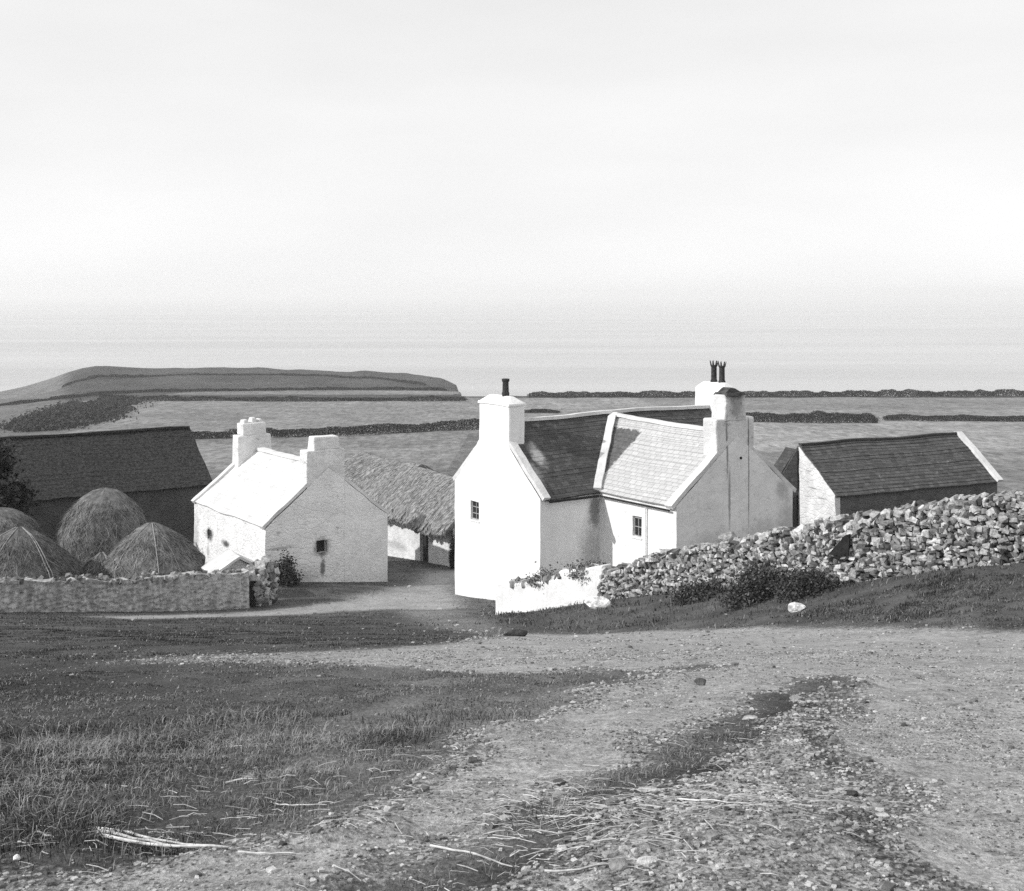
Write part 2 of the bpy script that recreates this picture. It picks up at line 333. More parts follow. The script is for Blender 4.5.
def path_at(x, y):
    out = np.zeros(x.shape); m = (y < 60) & (np.abs(x) < 24); xx = x[m]; yy = y[m]; o = np.zeros(xx.shape)
    w = .42+.035*np.maximum(yy, 0)
    for P in POLY:
        s = sdist(xx, yy, P)+(vn(xx, yy, .9, 5)-.5)*.6; o = np.maximum(o, sst(-w, w, s))
    strip = sst(-.2, .35, sdist(xx, yy, STRIP)+(vn(xx, yy, .5, 6)-.5)*.7); o = np.maximum(o*(1-strip), strip*(.26+.34*sst(.15, .75, xx+.15-np.interp(yy, [3.7, 4.75, 5.5, 6.95, 9.2, 10.9], [-.4, .2, .6, 1.15, 1.95, 2.75]))))
    yd_ = sst(-1.2, 1.2, sdist(xx, yy, YARD)); o = np.maximum(o, .46*yd_); o = o*(1-(.40*sst(-.2, -2.5, xx)+.45*sst(-2.5, -6.5, xx))*(yy < 24)*(yy > 10.5)); out[m] = o; return out
YARD = [(-2.2,48.5),(-.8,39.2),(.2,33),(.4,28),(-.6,26),(-2.4,29),(-3.4,36),(-4.6,43),(-5,50)]
STRIP = [(.2,2.2),(-.5,3.7),(-.05,4.2),(.2,4.75),(.6,5.5),(1.15,6.95),(1.95,9.2),(2.75,10.9),(2.95,10.9),(2.55,9.2),(2.05,7.6),(1.75,6.2),(1.6,5),(1.45,3.6),(1.3,2)]
def micro(x, y, p):
    k = np.clip(14/np.maximum(np.hypot(x, y), 3), .25, 1.6)
    b = (vn(x, y, .55, 11, 3)-.5)*.10+(vn(x, y, .18, 12, 2)-.5)*.04
    g = (vn(x, y, .7, 13, 3)-.5)*.07+(vn(x, y, .21, 14, 2)-.5)*.032
    u = x*.94-y*.34; s = x*.34+y*.94; g = g+(vn(u*2.5, s*.5, 1.0, 16, 2)-.5)*.06
    rough = sst(.75, .5, np.abs(p-.5)*2+.25); g = g+rough*(np.maximum(vn(x, y, .30, 18, 2)-.5, 0)*.11+(vn(x, y, .17, 19, 2)-.5)*.025)*sst(16, 8, y)
    # cart ruts along the near track, wandering a little
    return np.where(y < 62, (b*(1-p)+g*p)*np.minimum(k, 1.2), 0)+(vn(x, y, 9, 15, 2)-.5)*.5*sst(68, 110, y)
def gheight(x, y):
    x = np.asarray(x, float); y = np.asarray(y, float); return terr(x, y)+H0+micro(x, y, path_at(x, y))
ys = [-60., -30, -15, -8, -4, -2, -.5, .6, 1.4, 2.0, 2.5]
while ys[-1] < 760: ys.append(ys[-1]+max(.045, .0105*ys[-1]))
xs = list(np.arange(-4.5, 4.51, .055)); st = .055
while xs[-1] < 520: st *= 1.032; xs.append(xs[-1]+st); xs.insert(0, xs[0]-st)
GX, GY = np.meshgrid(np.array(xs), np.array(ys)); gx = GX.ravel(); gy = GY.ravel()
pth = path_at(gx, gy); gz = terr(gx, gy)+H0+micro(gx, gy, pth)+(vn(gx, gy, 22, 26, 4)-.5)*3.0*sst(420, 520, gy)
# land cover: the albedo of each field (grass, stubble, ploughland); near grass has painted shade
tone = np.full(gx.shape, .075)
yd = vn(gx, gy, 6, 21); tone = np.where(gy < 14, (.07+.08*yd)*(.5+.75*sst(-.42, .02, gx/np.maximum(gy, 2))), tone)  # grass darkened towards the left, shade put into its tone
tone = np.where((gy >= 14) & (gy < 40), .04+.055*vn(gx, gy, 1.6, 27, 4)+.04*(gx > 1)*vn(gx, gy, .7, 28), tone); tone = np.where((gy >= 40) & (gy < 66), .06+.07*vn(gx, gy, 2, 29, 4), tone)  # grass tone lowered before the yard to paint soft shadow bands
near_strip = sst(-.1, .3, sdist(gx, gy, STRIP)*(gy < 14)-(gy >= 14)*5.); tone = tone*(1-near_strip)+.045*near_strip
far = sst(60, 85, gy)
wob = (vn(gx, gy, 30, 22)-.5)*6
fA = np.where(gx < -4+.02*gy, .11, .135); fA = np.where((gy+wob > 185) & (gx > 10), .20, fA); fA = np.where((gy > 150) & (gx < -8), .16, fA)
hb = np.where(gx < 28, 232+.33*gx, 262+.0*gx)
fB = np.where(gx < 0, .155, .18); fB = np.where((gx > 40) & (gy > 320), .145, fB)
fld = np.where(gy < hb, fA, fB)
heath = .012+.045*vn(gx, gy, 22, 24, 4); fld = np.where(gy > 395, heath, fld); fld = np.where((gy > 418) & (gy < 470) & (gx > -118) & (gx < -20), .13, fld); fld = np.where((gy > 430) & (gy < 465) & (gx > -62), .15, fld)
fld = np.where((gy > 470) & (gy < 560) & (gx > -150), heath*1.15, fld); fld = np.where(gx < -.36*gy, .10, fld)
tone = tone*(1-far)+fld*far
nx = len(xs); ny = len(ys); idx = np.arange(nx*ny).reshape(ny, nx)
F = np.stack([idx[:-1, :-1].ravel(), idx[:-1, 1:].ravel(), idx[1:, 1:].ravel(), idx[1:, :-1].ravel()], 1)
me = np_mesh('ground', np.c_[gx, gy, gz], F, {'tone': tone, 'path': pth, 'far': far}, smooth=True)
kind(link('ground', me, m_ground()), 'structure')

# the sea, out past the horizon
bm = MB(); bm.poly([(-40000, 300, 0), (40000, 300, 0), (40000, 60000, 0), (-40000, 60000, 0)])
kind(bm.build('sea', m_sea(), uv=False), 'structure')

# ------------------------------------------------------------------ white farmhouse: long range with a cross wing
MN = (1.02, 44.70); TH = 54.0; ZB = -12.1
HS = thing('white_farmhouse', 'large whitewashed farmhouse with cross wing and three chimneys, behind the low white wall', 'farmhouse', (MN[0], MN[1], ZB+H0), TH)
z = lambda d: d-ZB                       # drop below the eye -> local height
W_, L_ = 5.6, 12.0; ZE, ZR = z(-7.435), z(-4.963); A1, A2, PJ = 2.8, 8.78, 4.14; AM = (A1+A2)/2; ZR2 = z(-5.134)
HB = W_/2*(ZR2-ZE)/(ZR-ZE); G = -1.5
HWALL = m_wash('house_walls', .78, .88, spots=[((2.55, 0, z(-8.1)), (.42, .5, 1.0), .14, .85), ((2.35, 0, z(-9.6)), (.75, .5, 1.5), .3, .6), ((1.0, 0, z(-10.6)), (1.8, .4, .7), .4, .5)], bump=.35)
mb = MB()
mb.panel((0, 0, G), (1, 0, 0), L_, ZE-G, (0, -1, 0))
mb.panel((0, W_, G), (1, 0, 0), L_, ZE-G, (0, 1, 0))
mb.panel((0, 0, G), (0, 1, 0), W_, ZE-G, (-1, 0, 0), [(3.92, 4.50, z(-8.83)-G, z(-8.08)-G)], .2)
mb.panel((L_, 0, G), (0, 1, 0), W_, ZE-G, (1, 0, 0))
for a in (0, L_): mb.poly([(a, 0, ZE), (a, W_, ZE), (a, W_/2, ZR-.03)])
mb.build('house_wall', HWALL, HS, wob=.022, step=.45)
WWALL = m_wash('wing_walls', .80, .90, spots=[((5.30, -PJ, z(-5.6)), (.07, .5, 1.5), .2, .8), ((5.42, -PJ, z(-7.4)), (.09, .5, 1.7), .22, .75), ((6.40, -PJ, z(-6.9)), (.05, .5, 2.6), .2, .8),
     ((8.2, -PJ, z(-7.3)), (.5, .5, .5), .3, .6), ((8.5, -PJ, z(-8.6)), (.8, .5, 1.3), .38, .6), ((7.2, -PJ, z(-8.9)), (1.6, .5, .8), .42, .5), ((4.6, -PJ, z(-8.9)), (1.8, .5, .7), .45, .45)], bump=.6, patch=.26, patch_tone=.56)
mb = MB()
mb.panel((A1, -PJ, G), (0, 1, 0), PJ+.4, ZE-G, (-1, 0, 0), [(1.82, 2.30, z(-8.81)-G, z(-8.10)-G)], .2)
mb.panel((A2, -PJ, G), (0, 1, 0), PJ+.4, ZE-G, (1, 0, 0))
mb.panel((A1, -PJ, G), (1, 0, 0), A2-A1, ZE-G, (0, -1, 0)); mb.poly([(A1, -PJ, ZE), (A2, -PJ, ZE), (AM, -PJ, ZR2-.03)])
mb.build('wing_wall', WWALL, HS, wob=.022, step=.45, seed=1)
# roofs
mb = MB(); ov = .12; dz = ov*(ZR-ZE)/(W_/2)
slate_plane(mb, (.16, -ov, ZE-dz+.06), (L_-.1, -ov, ZE-dz+.06), (L_-.1, W_/2, ZR+.06), (.16, W_/2, ZR+.06), row=.2)
slate_plane(mb, (.16, W_+ov, ZE-dz+.06), (L_-.1, W_+ov, ZE-dz+.06), (L_-.1, W_/2, ZR+.06), (.16, W_/2, ZR+.06), row=.2)
t = NT  # the front slope carries a smear of lime below the left chimney
def m_mainroof():
    m = m_slate('house_slates', .035, .12, .12, .26, joint=.5, smear=True); return m
mb.build('roof', m_mainroof(), HS, wob=.02, step=.6)
WSL = m_slate('limewashed_wing_slates', .42, .74, .10, .74, row=.2, joint=.5, var=.22, dull=True)
mb = MB(); rr = .07
pe, pi, vt, rt = (A1-.1, -PJ+.16, ZE-.09+rr), (A1-.1, .1, ZE-.09+rr), (AM, HB+.1, ZR2+rr), (AM, -PJ+.16, ZR2+rr)
slate_plane(mb, pe, pi, vt, rt, row=.2)
mir = lambda p: (2*AM-p[0], p[1], p[2])
slate_plane(mb, mir(pe), mir(pi), mir(vt), mir(rt), row=.2)
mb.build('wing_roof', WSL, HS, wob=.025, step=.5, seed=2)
mb = MB(); mb.bar((A1-.16, -.05, ZE+.02), (AM-.25, HB-.12, ZR2+.02), .30, .13, (0, 0, 1)); mb.bar((AM-.3, HB-.15, ZR2-.03), (AM, HB+.02, ZR2+.12), .3, .13)
mb.build('valley_fillet', MORTAR, HS, wob=.03, step=.3, seed=3)
mb = MB(); mb.bar((.7, W_/2, ZR+.03), (L_-.6, W_/2, ZR+.03), .26, .13); mb.build('ridge', MORTAR, HS, wob=.022, step=.4)
mb = MB(); mb.bar((AM, HB, ZR2+.12), (AM, HB-1.1, ZR2+.03), .24, .12); mb.bar((AM, HB-1.1, ZR2+.03), (AM, -PJ+.7, ZR2+.03), .24, .12); mb.build('wing_ridge', MORTAR, HS, wob=.025, step=.4)
mb = MB()                                # limed verges on the two gables
for a0 in (.18, L_-.18):
    for b0 in (-.1, W_+.1): mb = MB(); mb.bar((a0, b0, ZE-.06), (a0, W_/2, ZR-.02), .32, .15); mb.build('verge', MORTAR, HS, wob=.025, step=.4)
for a0 in (A1-.14, A2+.14):
    mb = MB(); mb.bar((a0, -PJ+.19, ZE-.1), (AM, -PJ+.19, ZR2-.02), .34, .16)
    mb.build('wing_verge', MORTAR, HS, wob=.025, step=.4)
mb = MB(); mb.tube([(.3, -ov-.05, ZE-.12), (A1-.2, -ov-.05, ZE-.13)], .05, 8); mb.build('gutter', IRON, HS)
mb = MB(); mb.tube([(A1-.15, -PJ+.2, ZE-.14), (A1-.15, -.2, ZE-.13)], .035, 8); mb.build('gutter', IRON, HS)
mb = MB(); mb.tube([(A1-.07, -2.62, ZE-.16), (A1-.05, -2.62, G)], .03, 8); mb.build('downpipe', WASH, HS)
# chimneys
CH = m_wash('chimney_limewash', .82, .9, bump=.35)
def chimney_block(name, lo, hi, mat, parent, cap=.0, wob=.02, bev=.07, taper=.03):
    mb = MB(); mb.box(lo, hi, taper); o = mb.build(name, mat, parent, wob=wob, step=.35, bevel=bev, smooth=False); return o
c = MB(); c.box((-.003, 1.93, z(-6.5)), (.78, 3.95, z(-4.26)), .02)
ch = c.build('chimney', CH, HS, wob=.02, step=.35, bevel=.07)
c = MB(); c.prism([(-.0, 1.50, z(-6.38)), (0, 1.95, z(-5.70)), (0, 3.93, z(-5.70)), (0, 4.38, z(-6.38))], (.40, 0, 0)); c.build('shoulder', CH, ch, wob=.02, step=.3)
c = MB(); c.box((-.03, 1.90, z(-4.28)), (.81, 3.98, z(-4.17)), .02); o = c.build('coping', CH, ch, wob=.015, step=.35, bevel=.03)
c = MB(); c.box((.0, 1.96, z(-4.18)), (.78, 3.92, z(-3.93)), .30); c.build('mortar_cap', CH, ch, wob=.02, step=.3, bevel=.05)
c = MB(); c.lathe([(.13, 0), (.15, .12), (.125, .2), (.115, .55), (.15, .6), (.15, .68), (.11, .69)], (.40, 2.70, z(-3.95)), 16); c.build('pot', POT, ch, smooth=True)
c = MB(); c.box((L_-.76, 1.83, z(-6.0)), (L_+.003, 3.62, z(-4.05)), .02); ch = c.build('chimney', CH, HS, wob=.02, step=.35, bevel=.07, seed=4)
c = MB(); c.box((L_-.74, 1.86, z(-4.06)), (L_-.02, 3.58, z(-3.85)), .24); c.build('mortar_cap', CH, ch, wob=.02, step=.3, bevel=.05)
def crown_pot(x, y, z0, h, lean, parent):
    c = MB(); c.lathe([(.15, 0), (.155, .1), (.125, .16), (.12, h*.72), (.15, h*.76), (.15, h*.8), (.11, h*.8)], (x, y, z0), 14)
    for k in range(7):
        a = 2*math.pi*k/7; p = Vector((x+.1*math.cos(a), y+.1*math.sin(a), z0+h*.78)); p = Vector((x+.13*math.cos(a), y+.13*math.sin(a), p.z)); q = p+Vector((.055*math.cos(a), .055*math.sin(a), h*.22)); c.tube([p, q], [.03, .012], 5)
    o = c.build('pot', POT, parent, smooth=False); return o
crown_pot(L_-.35, 2.82, z(-3.92), .98, 0, ch); crown_pot(L_-.33, 2.36, z(-3.92), .96, 0, ch)
WCH = m_wash('wing_chimney_render', .62, .80, spots=[((5.30, -PJ, z(-5.3)), (.07, .4, 1.2), .16, .8), ((6.40, -PJ, z(-5.2)), (.06, .4, 1.0), .14, .85), ((5.75, -PJ, z(-3.6)), (.7, .5, .55), .09, .9), ((5.8, -PJ, z(-4.2)), (.55, .4, .6), .2, .7)], bump=.9, patch=.35, patch_tone=.36)
c = MB(); c.box((4.78, -PJ+.012, z(-6.3)), (6.74, -PJ+.74, z(-4.50)), .015); ch = c.build('chimney', WCH, HS, wob=.035, step=.3, bevel=.07)
c = MB(); c.box((5.16, -PJ+.0, z(-4.62)), (6.32, -PJ+.68, z(-3.62)), .06); st_ = c.build('stack', WCH, ch, wob=.06, step=.22, bevel=.06)
c = MB(); c.box((5.25, -PJ-.02, z(-3.66)), (6.23, -PJ+.66, z(-3.57)), .05); c.prism([(5.3, -PJ+.1, z(-3.57)), (6.1, -PJ+.1, z(-3.57)), (5.85, -PJ+.15, z(-3.42)), (5.62, -PJ+.15, z(-3.40))], (0, .4, 0)); c.build('broken_slab_cap', m_noise('sooty_slab', .03, .10, 5), ch, wob=.04, step=.25)
c = MB(); c.tube([(5.98, -PJ-.04, z(-5.98)), (5.98, -PJ+.1, z(-5.98))], .05, 8); c.build('vent', IRON, ch)
def window(parent, O, U, nrm, w, h, cols=2, rows=2, inset=.13, sill=True, fm=FRAME):
    """frame, pane, glazing bars and sill set in an opening; O = lower corner on the wall face"""
    O = Vector(O); U = Vector(U); N = Vector(nrm); Z = Vector((0, 0, 1)); B0 = O-N*inset
    def slab(mb, x0, x1, z0, z1, d0, d1): mb.prism([B0+U*x0+Z*z0+N*d0, B0+U*x1+Z*z0+N*d0, B0+U*x1+Z*z1+N*d0, B0+U*x0+Z*z1+N*d0], N*(d1-d0))
    f = MB(); s = .045
    slab(f, 0, s, 0, h, 0, .05); slab(f, w-s, w, 0, h, 0, .05); slab(f, s, w-s, 0, s, 0, .05); slab(f, s, w-s, h-s, h, 0, .05); fr = f.build('window', fm, parent)
    p = MB(); slab(p, s*.6, w-s*.6, s*.6, h-s*.6, .005, .014); p.build('pane', GLASS, fr)
    g = MB()
    for k in range(1, cols): slab(g, w*k/cols-.012, w*k/cols+.012, s, h-s, .016, .042)
    for k in range(1, rows): slab(g, s, w-s, h*k/rows-.014, h*k/rows+.014, .017, .046)
    g.build('glazing_bars', fm, fr)
    if sill:
        q = MB(); slab(q, -.05, w+.05, -.06, .0, .0, inset+.04); q.build('sill', WASH, fr)
    return fr
window(HS, (0, 3.92, z(-8.83)), (0, 1, 0), (-1, 0, 0), .58, .75, 2, 3)
window(HS, (A1, -PJ+1.82, z(-8.81)), (0, 1, 0), (-1, 0, 0), .48, .71, 2, 2)

# ------------------------------------------------------------------ old cottage on the left
CZ = -12.3; CT = thing('old_cottage', 'small whitewashed stone cottage with broken gable window, between haystacks and thatched byre', 'cottage', (-9.78, 49.08, CZ+H0), 54.3)
z = lambda d: d-CZ
CW, CL = 5.54, 7.57; CE, CR = z(-9.335), z(-7.165)
CWALL = m_wash('cottage_walls', .78, .9, spots=[((2.48, 0, z(-10.4)), (.5, .3, .55), .07, .92), ((2.52, 0, z(-11.2)), (.16, .3, .55), .08, .85), ((1.2, 0, z(-11.6)), (1.6, .3, .6), .3, .5),
    ((0, 5.8, z(-10.5)), (.3, .6, .42), .06, .95), ((0, 3.95, z(-10.6)), (.3, .62, .2), .08, .95), ((0, 5.9, z(-11.2)), (.3, .2, .5), .3, .6), ((0, 7.3, z(-11)), (.3, .5, 1.6), .35, .6), ((.6, 0, z(-10.2)), (.9, .3, .1), .2, .6), ((0, 4.9, z(-10.1)), (.2, .05, .35), .35, .7)], bump=.9, rubble=.4, patch=.30, patch_tone=.45)
mb = MB()
mb.panel((0, 0, G), (1, 0, 0), CW, CE-G, (0, -1, 0), [(2.25, 2.74, z(-10.62)-G, z(-10.08)-G)], .3)
mb.panel((0, CL, G), (1, 0, 0), CW, CE-G, (0, 1, 0)); mb.panel((CW, 0, G), (0, 1, 0), CL, CE-G, (1, 0, 0))
mb.panel((0, 0, G), (0, 1, 0), CL, CE-G, (-1, 0, 0), [(5.55, 6.02, z(-10.70)-G, z(-10.28)-G)], .3)
for b in (0, CL): mb.poly([(0, b, CE), (CW, b, CE), (CW/2, b, CR-.02)])
mb.build('cottage_wall', CWALL, CT, wob=.04, step=.35)
mb = MB(); mb.box((2.15, .3, z(-10.75)), (2.85, .33, z(-9.95))); mb.build('dark_opening', DARKW, CT)
mb = MB(); mb.box((.3, 5.4, z(-10.8)), (.33, 6.2, z(-10.2))); mb.build('dark_opening', DARKW, CT)
mb = MB(); mb.prism([(3.52, -.018, G), (CW+.01, -.018, G), (CW+.01, -.018, CE-.05), (3.52, -.018, CR-.62)], (0, .1, 0)); mb.build('rendered_panel', m_wash('cottage_render_panel', .76, .9, bump=.7, rubble=.3, patch=.15, patch_tone=.45), CT, wob=.03, step=.4)
mb = MB(); s = (CR-CE)/(CW/2)
CSL = m_wash('limed_roof', .56, .76, bump=.7, patch=.16, patch_tone=.42)
slate_plane(mb, (-.06, .12, CE+.02), (-.06, CL-.05, CE+.02), (CW/2, CL-.05, CR+.07), (CW/2, .12, CR+.07), row=.26, lift=.012)
slate_plane(mb, (CW+.06, .12, CE+.02), (CW+.06, CL-.05, CE+.02), (CW/2, CL-.05, CR+.07), (CW/2, .12, CR+.07), row=.26, lift=.012)
mb.build('roof', CSL, CT, wob=.05, step=.5, seed=5)
mb = MB(); mb.bar((CW/2, .5, CR+.03), (CW/2, CL-.5, CR+.03), .3, .12); mb.build('ridge', MORTAR, CT, wob=.03, step=.4)
mb = MB()
for b in (.165, CL-.165):
    for a in (-.08, CW+.08): mb = MB(); mb.bar((a, b, CE-.03), (CW/2, b, CR+.02), .3, .13); mb.build('verge', MORTAR, CT, wob=.035, step=.4)
CCH = m_wash('cottage_chimney_render', .62, .84, bump=.7, rubble=.5, patch=.2, patch_tone=.36)
c = MB(); c.box((1.80, .012, z(-8.0)), (3.56, .72, z(-6.42)), .02); ch = c.build('chimney', CCH, CT, wob=.03, step=.3, bevel=.05)
c = MB(); c.box((2.12, .04, z(-6.43)), (3.36, .66, z(-5.87)), .05); c.build('upper_stack', CCH, ch, wob=.04, step=.25, bevel=.06)
c = MB(); c.box((1.77, CL-.74, z(-8.0)), (3.42, CL-.012, z(-6.46)), .02); ch = c.build('chimney', CCH, CT, wob=.03, step=.3, bevel=.05, seed=3)
c = MB(); c.box((2.0, CL-.68, z(-6.47)), (3.16, CL-.05, z(-5.92)), .02); c.build('upper_stack', CCH, ch, wob=.04, step=.25, bevel=.05)
for x0, x1, h_ in ((2.10, 2.38, .18), (2.5, 2.76, .24), (2.84, 3.06, .16)): c = MB(); c.box((x0, CL-.58, z(-5.96)), (x1, CL-.16, z(-5.94)+h_), .04); c.build('cap_stub', CCH, ch, wob=.04, step=.2, bevel=.04)

# ------------------------------------------------------------------ thatched byre
TZ = -13.1; TX = thing('thatched_byre', 'long low byre with sagging straw thatch and white wall, behind the old cottage', 'byre', (-4.46, 60.0, TZ+H0), 54.0)
z = lambda d: d-TZ
TW_ = 4.8
mb = MB(); te = z(-10.85)
mb.panel((0, -2.9, -1.2), (0, 1, 0), 6.9, te+1.2, (-1, 0, 0), [(2.15, 2.95, .2, 1.2+z(-11.25)), (1.72, 1.98, 1.2+z(-11.95), 1.2+z(-11.35))], .3)
mb.panel((TW_, -2.9, -1.2), (0, 1, 0), 15.0, te+1.2, (1, 0, 0)); mb.panel((0, -2.9, -1.2), (1, 0, 0), TW_, te+1.2, (0, -1, 0))
mb.panel((.7, 4.0, -1.2), (0, 1, 0), 8.2, te+1.4, (-1, 0, 0)); mb.panel((0, 12.1, -1.2), (1, 0, 0), TW_, te+1.2, (0, 1, 0)); mb.panel((0, 4.0, -1.2), (1, 0, 0), .7, te+1.2, (0, 1, 0))
mb.poly([(0, -2.9, te), (TW_, -2.9, te), (TW_/2, -2.9, z(-9.3))])
mb.build('byre_wall', m_wash('byre_wall_wash', .6, .8, spots=[((0, -2.7, z(-12)), (.3, .3, 1.2), .15, .7), ((0, 2.2, z(-12.6)), (.3, 1.5, .3), .35, .6)], bump=.8, rubble=.4), TX, wob=.05, step=.35)
mb = MB(); mb.box((.22, -.8, -1.0), (.27, .1, z(-11.2))); d = mb.build('door', DARKW, TX); mb = MB(); mb.box((.19, -.05, .7), (.22, .0, .85)); mb.build('handle', IRON, d)
mb = MB(); mb.box((.22, -1.25, z(-12.0)), (.26, -.85, z(-11.3))); mb.build('shutter', DARKW, TX)
def thatch(name, b0, b1, a0, a1, ze, zr, th, mat, parent, skew=0.0, seed=0):
    """rounded straw roof: a dense sheet with ragged eaves plus straws lying down the slope"""
    nb = max(8, int((b1-b0)/.14)); na = 44; V = []; UVc = []; am = (a0+a1)/2
    S = np.linspace(0, 1, na)
    prof = []
    for s_ in S:
        q = abs(2*s_-1); up = 1-q**1.25*.97-.03*q
        prof.append((a0+(a1-a0)*s_, ze+(zr-ze)*up))
    T = np.linspace(0, 1, nb)
    P = np.array(prof)
    aa = np.repeat(P[None, :, 0], nb, 0); zz = np.repeat(P[None, :, 1], nb, 0); bb = b0+(b1-b0)*np.repeat(T[:, None], na, 1)
    bb = bb+skew*(1-np.abs(2*S-1))[None, :]*T[:, None]
    n = (vn(bb+seed*9, aa, .8, 31+seed)-.5)*.22+(vn(bb*3, aa*.6+seed, .35, 33)-.5)*.16
    zz = zz+n*.55-.16*np.sin(np.pi*T)[:, None]*(1-np.abs(2*S-1))[None, :]+.10*np.sin(bb*1.1+seed)*np.abs(2*S-1)[None, :]**2; eav = np.abs(2*S-1)[None, :] > .93
    zz = zz+np.where(eav, (_hash((bb*9).astype(int), (aa*0).astype(int), 5)-.6)*.24, 0)
    top = np.stack([aa, bb, zz], -1).reshape(-1, 3); bot = top-np.array([0, 0, th])
    idx = np.arange(nb*na).reshape(nb, na); f = np.stack([idx[:-1, :-1].ravel(), idx[:-1, 1:].ravel(), idx[1:, 1:].ravel(), idx[1:, :-1].ravel()], 1)
    m = nb*na; rim = []
    loop = list(idx[0, :])+list(idx[1:, -1])+list(idx[-1, -2::-1])+list(idx[-2:0:-1, 0])
    for i in range(len(loop)): p, q = loop[i], loop[(i+1) % len(loop)]; rim.append([q, p, p+m, q+m])
    V = np.r_[top, bot]; F_ = np.r_[f, f[:, ::-1]+m, np.array(rim)]
    tone = np.r_[np.full(m, .25), np.full(m, .10)]*(.75+.5*vn(V[:, 1]*9, V[:, 0]*.5, .5, 41))
    # loose straws
    k = int((b1-b0)*420); u = RNG.random(k); s0 = RNG.random(k)
    s0 = np.where(RNG.random(k) < .3, np.where(RNG.random(k) < .5, .01, .96), s0); ln = RNG.uniform(.25, .6, k)/abs(a1-a0)
    bi = np.clip((u*(nb-1)).astype(int), 0, nb-1); i0 = np.clip((s0*(na-1)).astype(int), 0, na-1); sg = np.where(s0 < .5, -1, 1); i1 = np.clip(i0+sg*np.maximum(1, (ln*na).astype(int)), -3, na+2)
    p0 = top.reshape(nb, na, 3)[bi, i0]; ov_ = np.where(i1 < 0, i1, np.where(i1 > na-1, i1-na+1, 0)); p1 = top.reshape(nb, na, 3)[bi, np.clip(i1, 0, na-1)]
    p1 = p1+np.stack([ov_*.06, RNG.normal(0, .10, k), -np.abs(ov_)*.06+RNG.uniform(.012, .035, k)], 1); p0 = p0+np.array([0, 0, .015])
    w = RNG.uniform(.012, .03, k)[:, None]*np.array([0, 1, 0]); SV = np.stack([p0-w, p0+w, p1+w*.5, p1-w*.5], 1).reshape(-1, 3); SF = np.arange(len(SV)).reshape(-1, 4)+len(V)
    stn = np.repeat(RNG.uniform(.17, .34, k), 4)
    me = np_mesh(name, np.r_[V, SV], np.r_[F_, SF], np.r_[tone, stn], smooth=False); return link(name, me, mat, parent)
THM = m_tone('straw_thatch', 1.0, 5, .45, .95, .9, 16)
thatch('thatch', -3.1, 4.0, -.55, TW_+.55, z(-11.0), z(-9.02), .32, THM, TX, skew=.9)
thatch('thatch', 4.1, 12.6, .25, TW_+.2, z(-10.8), z(-8.95), .3, THM, TX, skew=-2.2, seed=3)

# ------------------------------------------------------------------ slate barn on the right, with its lean-to
BZ = -12.1; BT = thing('slate_barn', 'low stone barn with long slate roof and one white gable, behind the rubble wall', 'barn', (15.32, 58.78, BZ+H0), 64.35)
z = lambda d: d-BZ
BW, BL = 5.2, 10.57; BE, BR = z(-9.623), z(-7.54)
DST = m_wash('dark_barn_stone', .08, .15, bump=.9, rubble=.9)
mb = MB(); mb.panel((0, 0, G), (1, 0, 0), BL, BE-G, (0, -1, 0)); mb.panel((0, BW, G), (1, 0, 0), BL, BE-G, (0, 1, 0)); mb.panel((BL, 0, G), (0, 1, 0), BW, BE-G, (1, 0, 0)); mb.poly([(BL, 0, BE), (BL, BW, BE), (BL, BW/2, BR-.03)])
mb.panel((.05, 2.5, G), (0, 1, 0), BW-2.5, BE-G, (-1, 0, 0)); mb.poly([(.05, BW/2, BE), (.05, BW, BE), (.05, BW/2, BR-.03)])
mb.build('barn_wall', DST, BT, wob=.03, step=.4)
mb = MB(); mb.prism([(0, -.06, G), (0, 2.62, G), (0, 2.62, BR-.02), (0, -.06, BE+.02)], (.3, 0, 0))
mb.build('white_gable', m_wash('barn_gable_wash', .62, .80, spots=[((0, 1.5, z(-9.5)), (.3, .6, .05), .2, .8), ((0, .9, z(-9.9)), (.3, .5, .05), .22, .8), ((0, 1.9, z(-8.7)), (.3, .3, .04), .25, .8)], bump=.8, rubble=.7, patch=.12, patch_tone=.4), BT, wob=.05, step=.3)
mb = MB(); BSL = m_slate('barn_slates', .045, .14, .1, .28, row=.21, joint=.6)
slate_plane(mb, (.03, -.16, BE-.02), (BL-.1, -.16, BE-.02), (BL-.1, BW/2, BR+.08), (.03, BW/2, BR+.08), row=.21, lift=.024)
slate_plane(mb, (.03, BW+.16, BE-.02), (BL-.1, BW+.16, BE-.02), (BL-.1, BW/2, BR+.08), (.03, BW/2, BR+.08), row=.21, lift=.024)
mb.build('roof', BSL, BT, wob=.03, step=.6)
mb = MB(); mb.bar((.05, BW/2, BR+.06), (BL, BW/2, BR+.06), .24, .09); mb.build('ridge', SLATE, BT, wob=.02, step=.4)
mb = MB()
for b in (-.22, BW+.22): mb = MB(); mb.bar((BL-.05, b, BE-.02), (BL-.05, BW/2, BR+.06), .34, .16); mb.build('verge', MORTAR, BT, wob=.03, step=.4)
N_ = Vector((15.32, 58.78, 0))
LT = thing('lean_to_shed', 'dark slate-hung lean-to shed squeezed between farmhouse and white barn gable', 'shed', (15.32, 58.78, BZ+H0), 64.35)
mb = MB(); mb.prism([(-.08, 2.72, G), (-1.7, 2.72, G), (-1.7, 2.72, z(-9.9)), (-.08, 2.72, z(-7.75))], (0, .75, 0)); mb.build('shed_wall', DST, LT, wob=.02, step=.4)
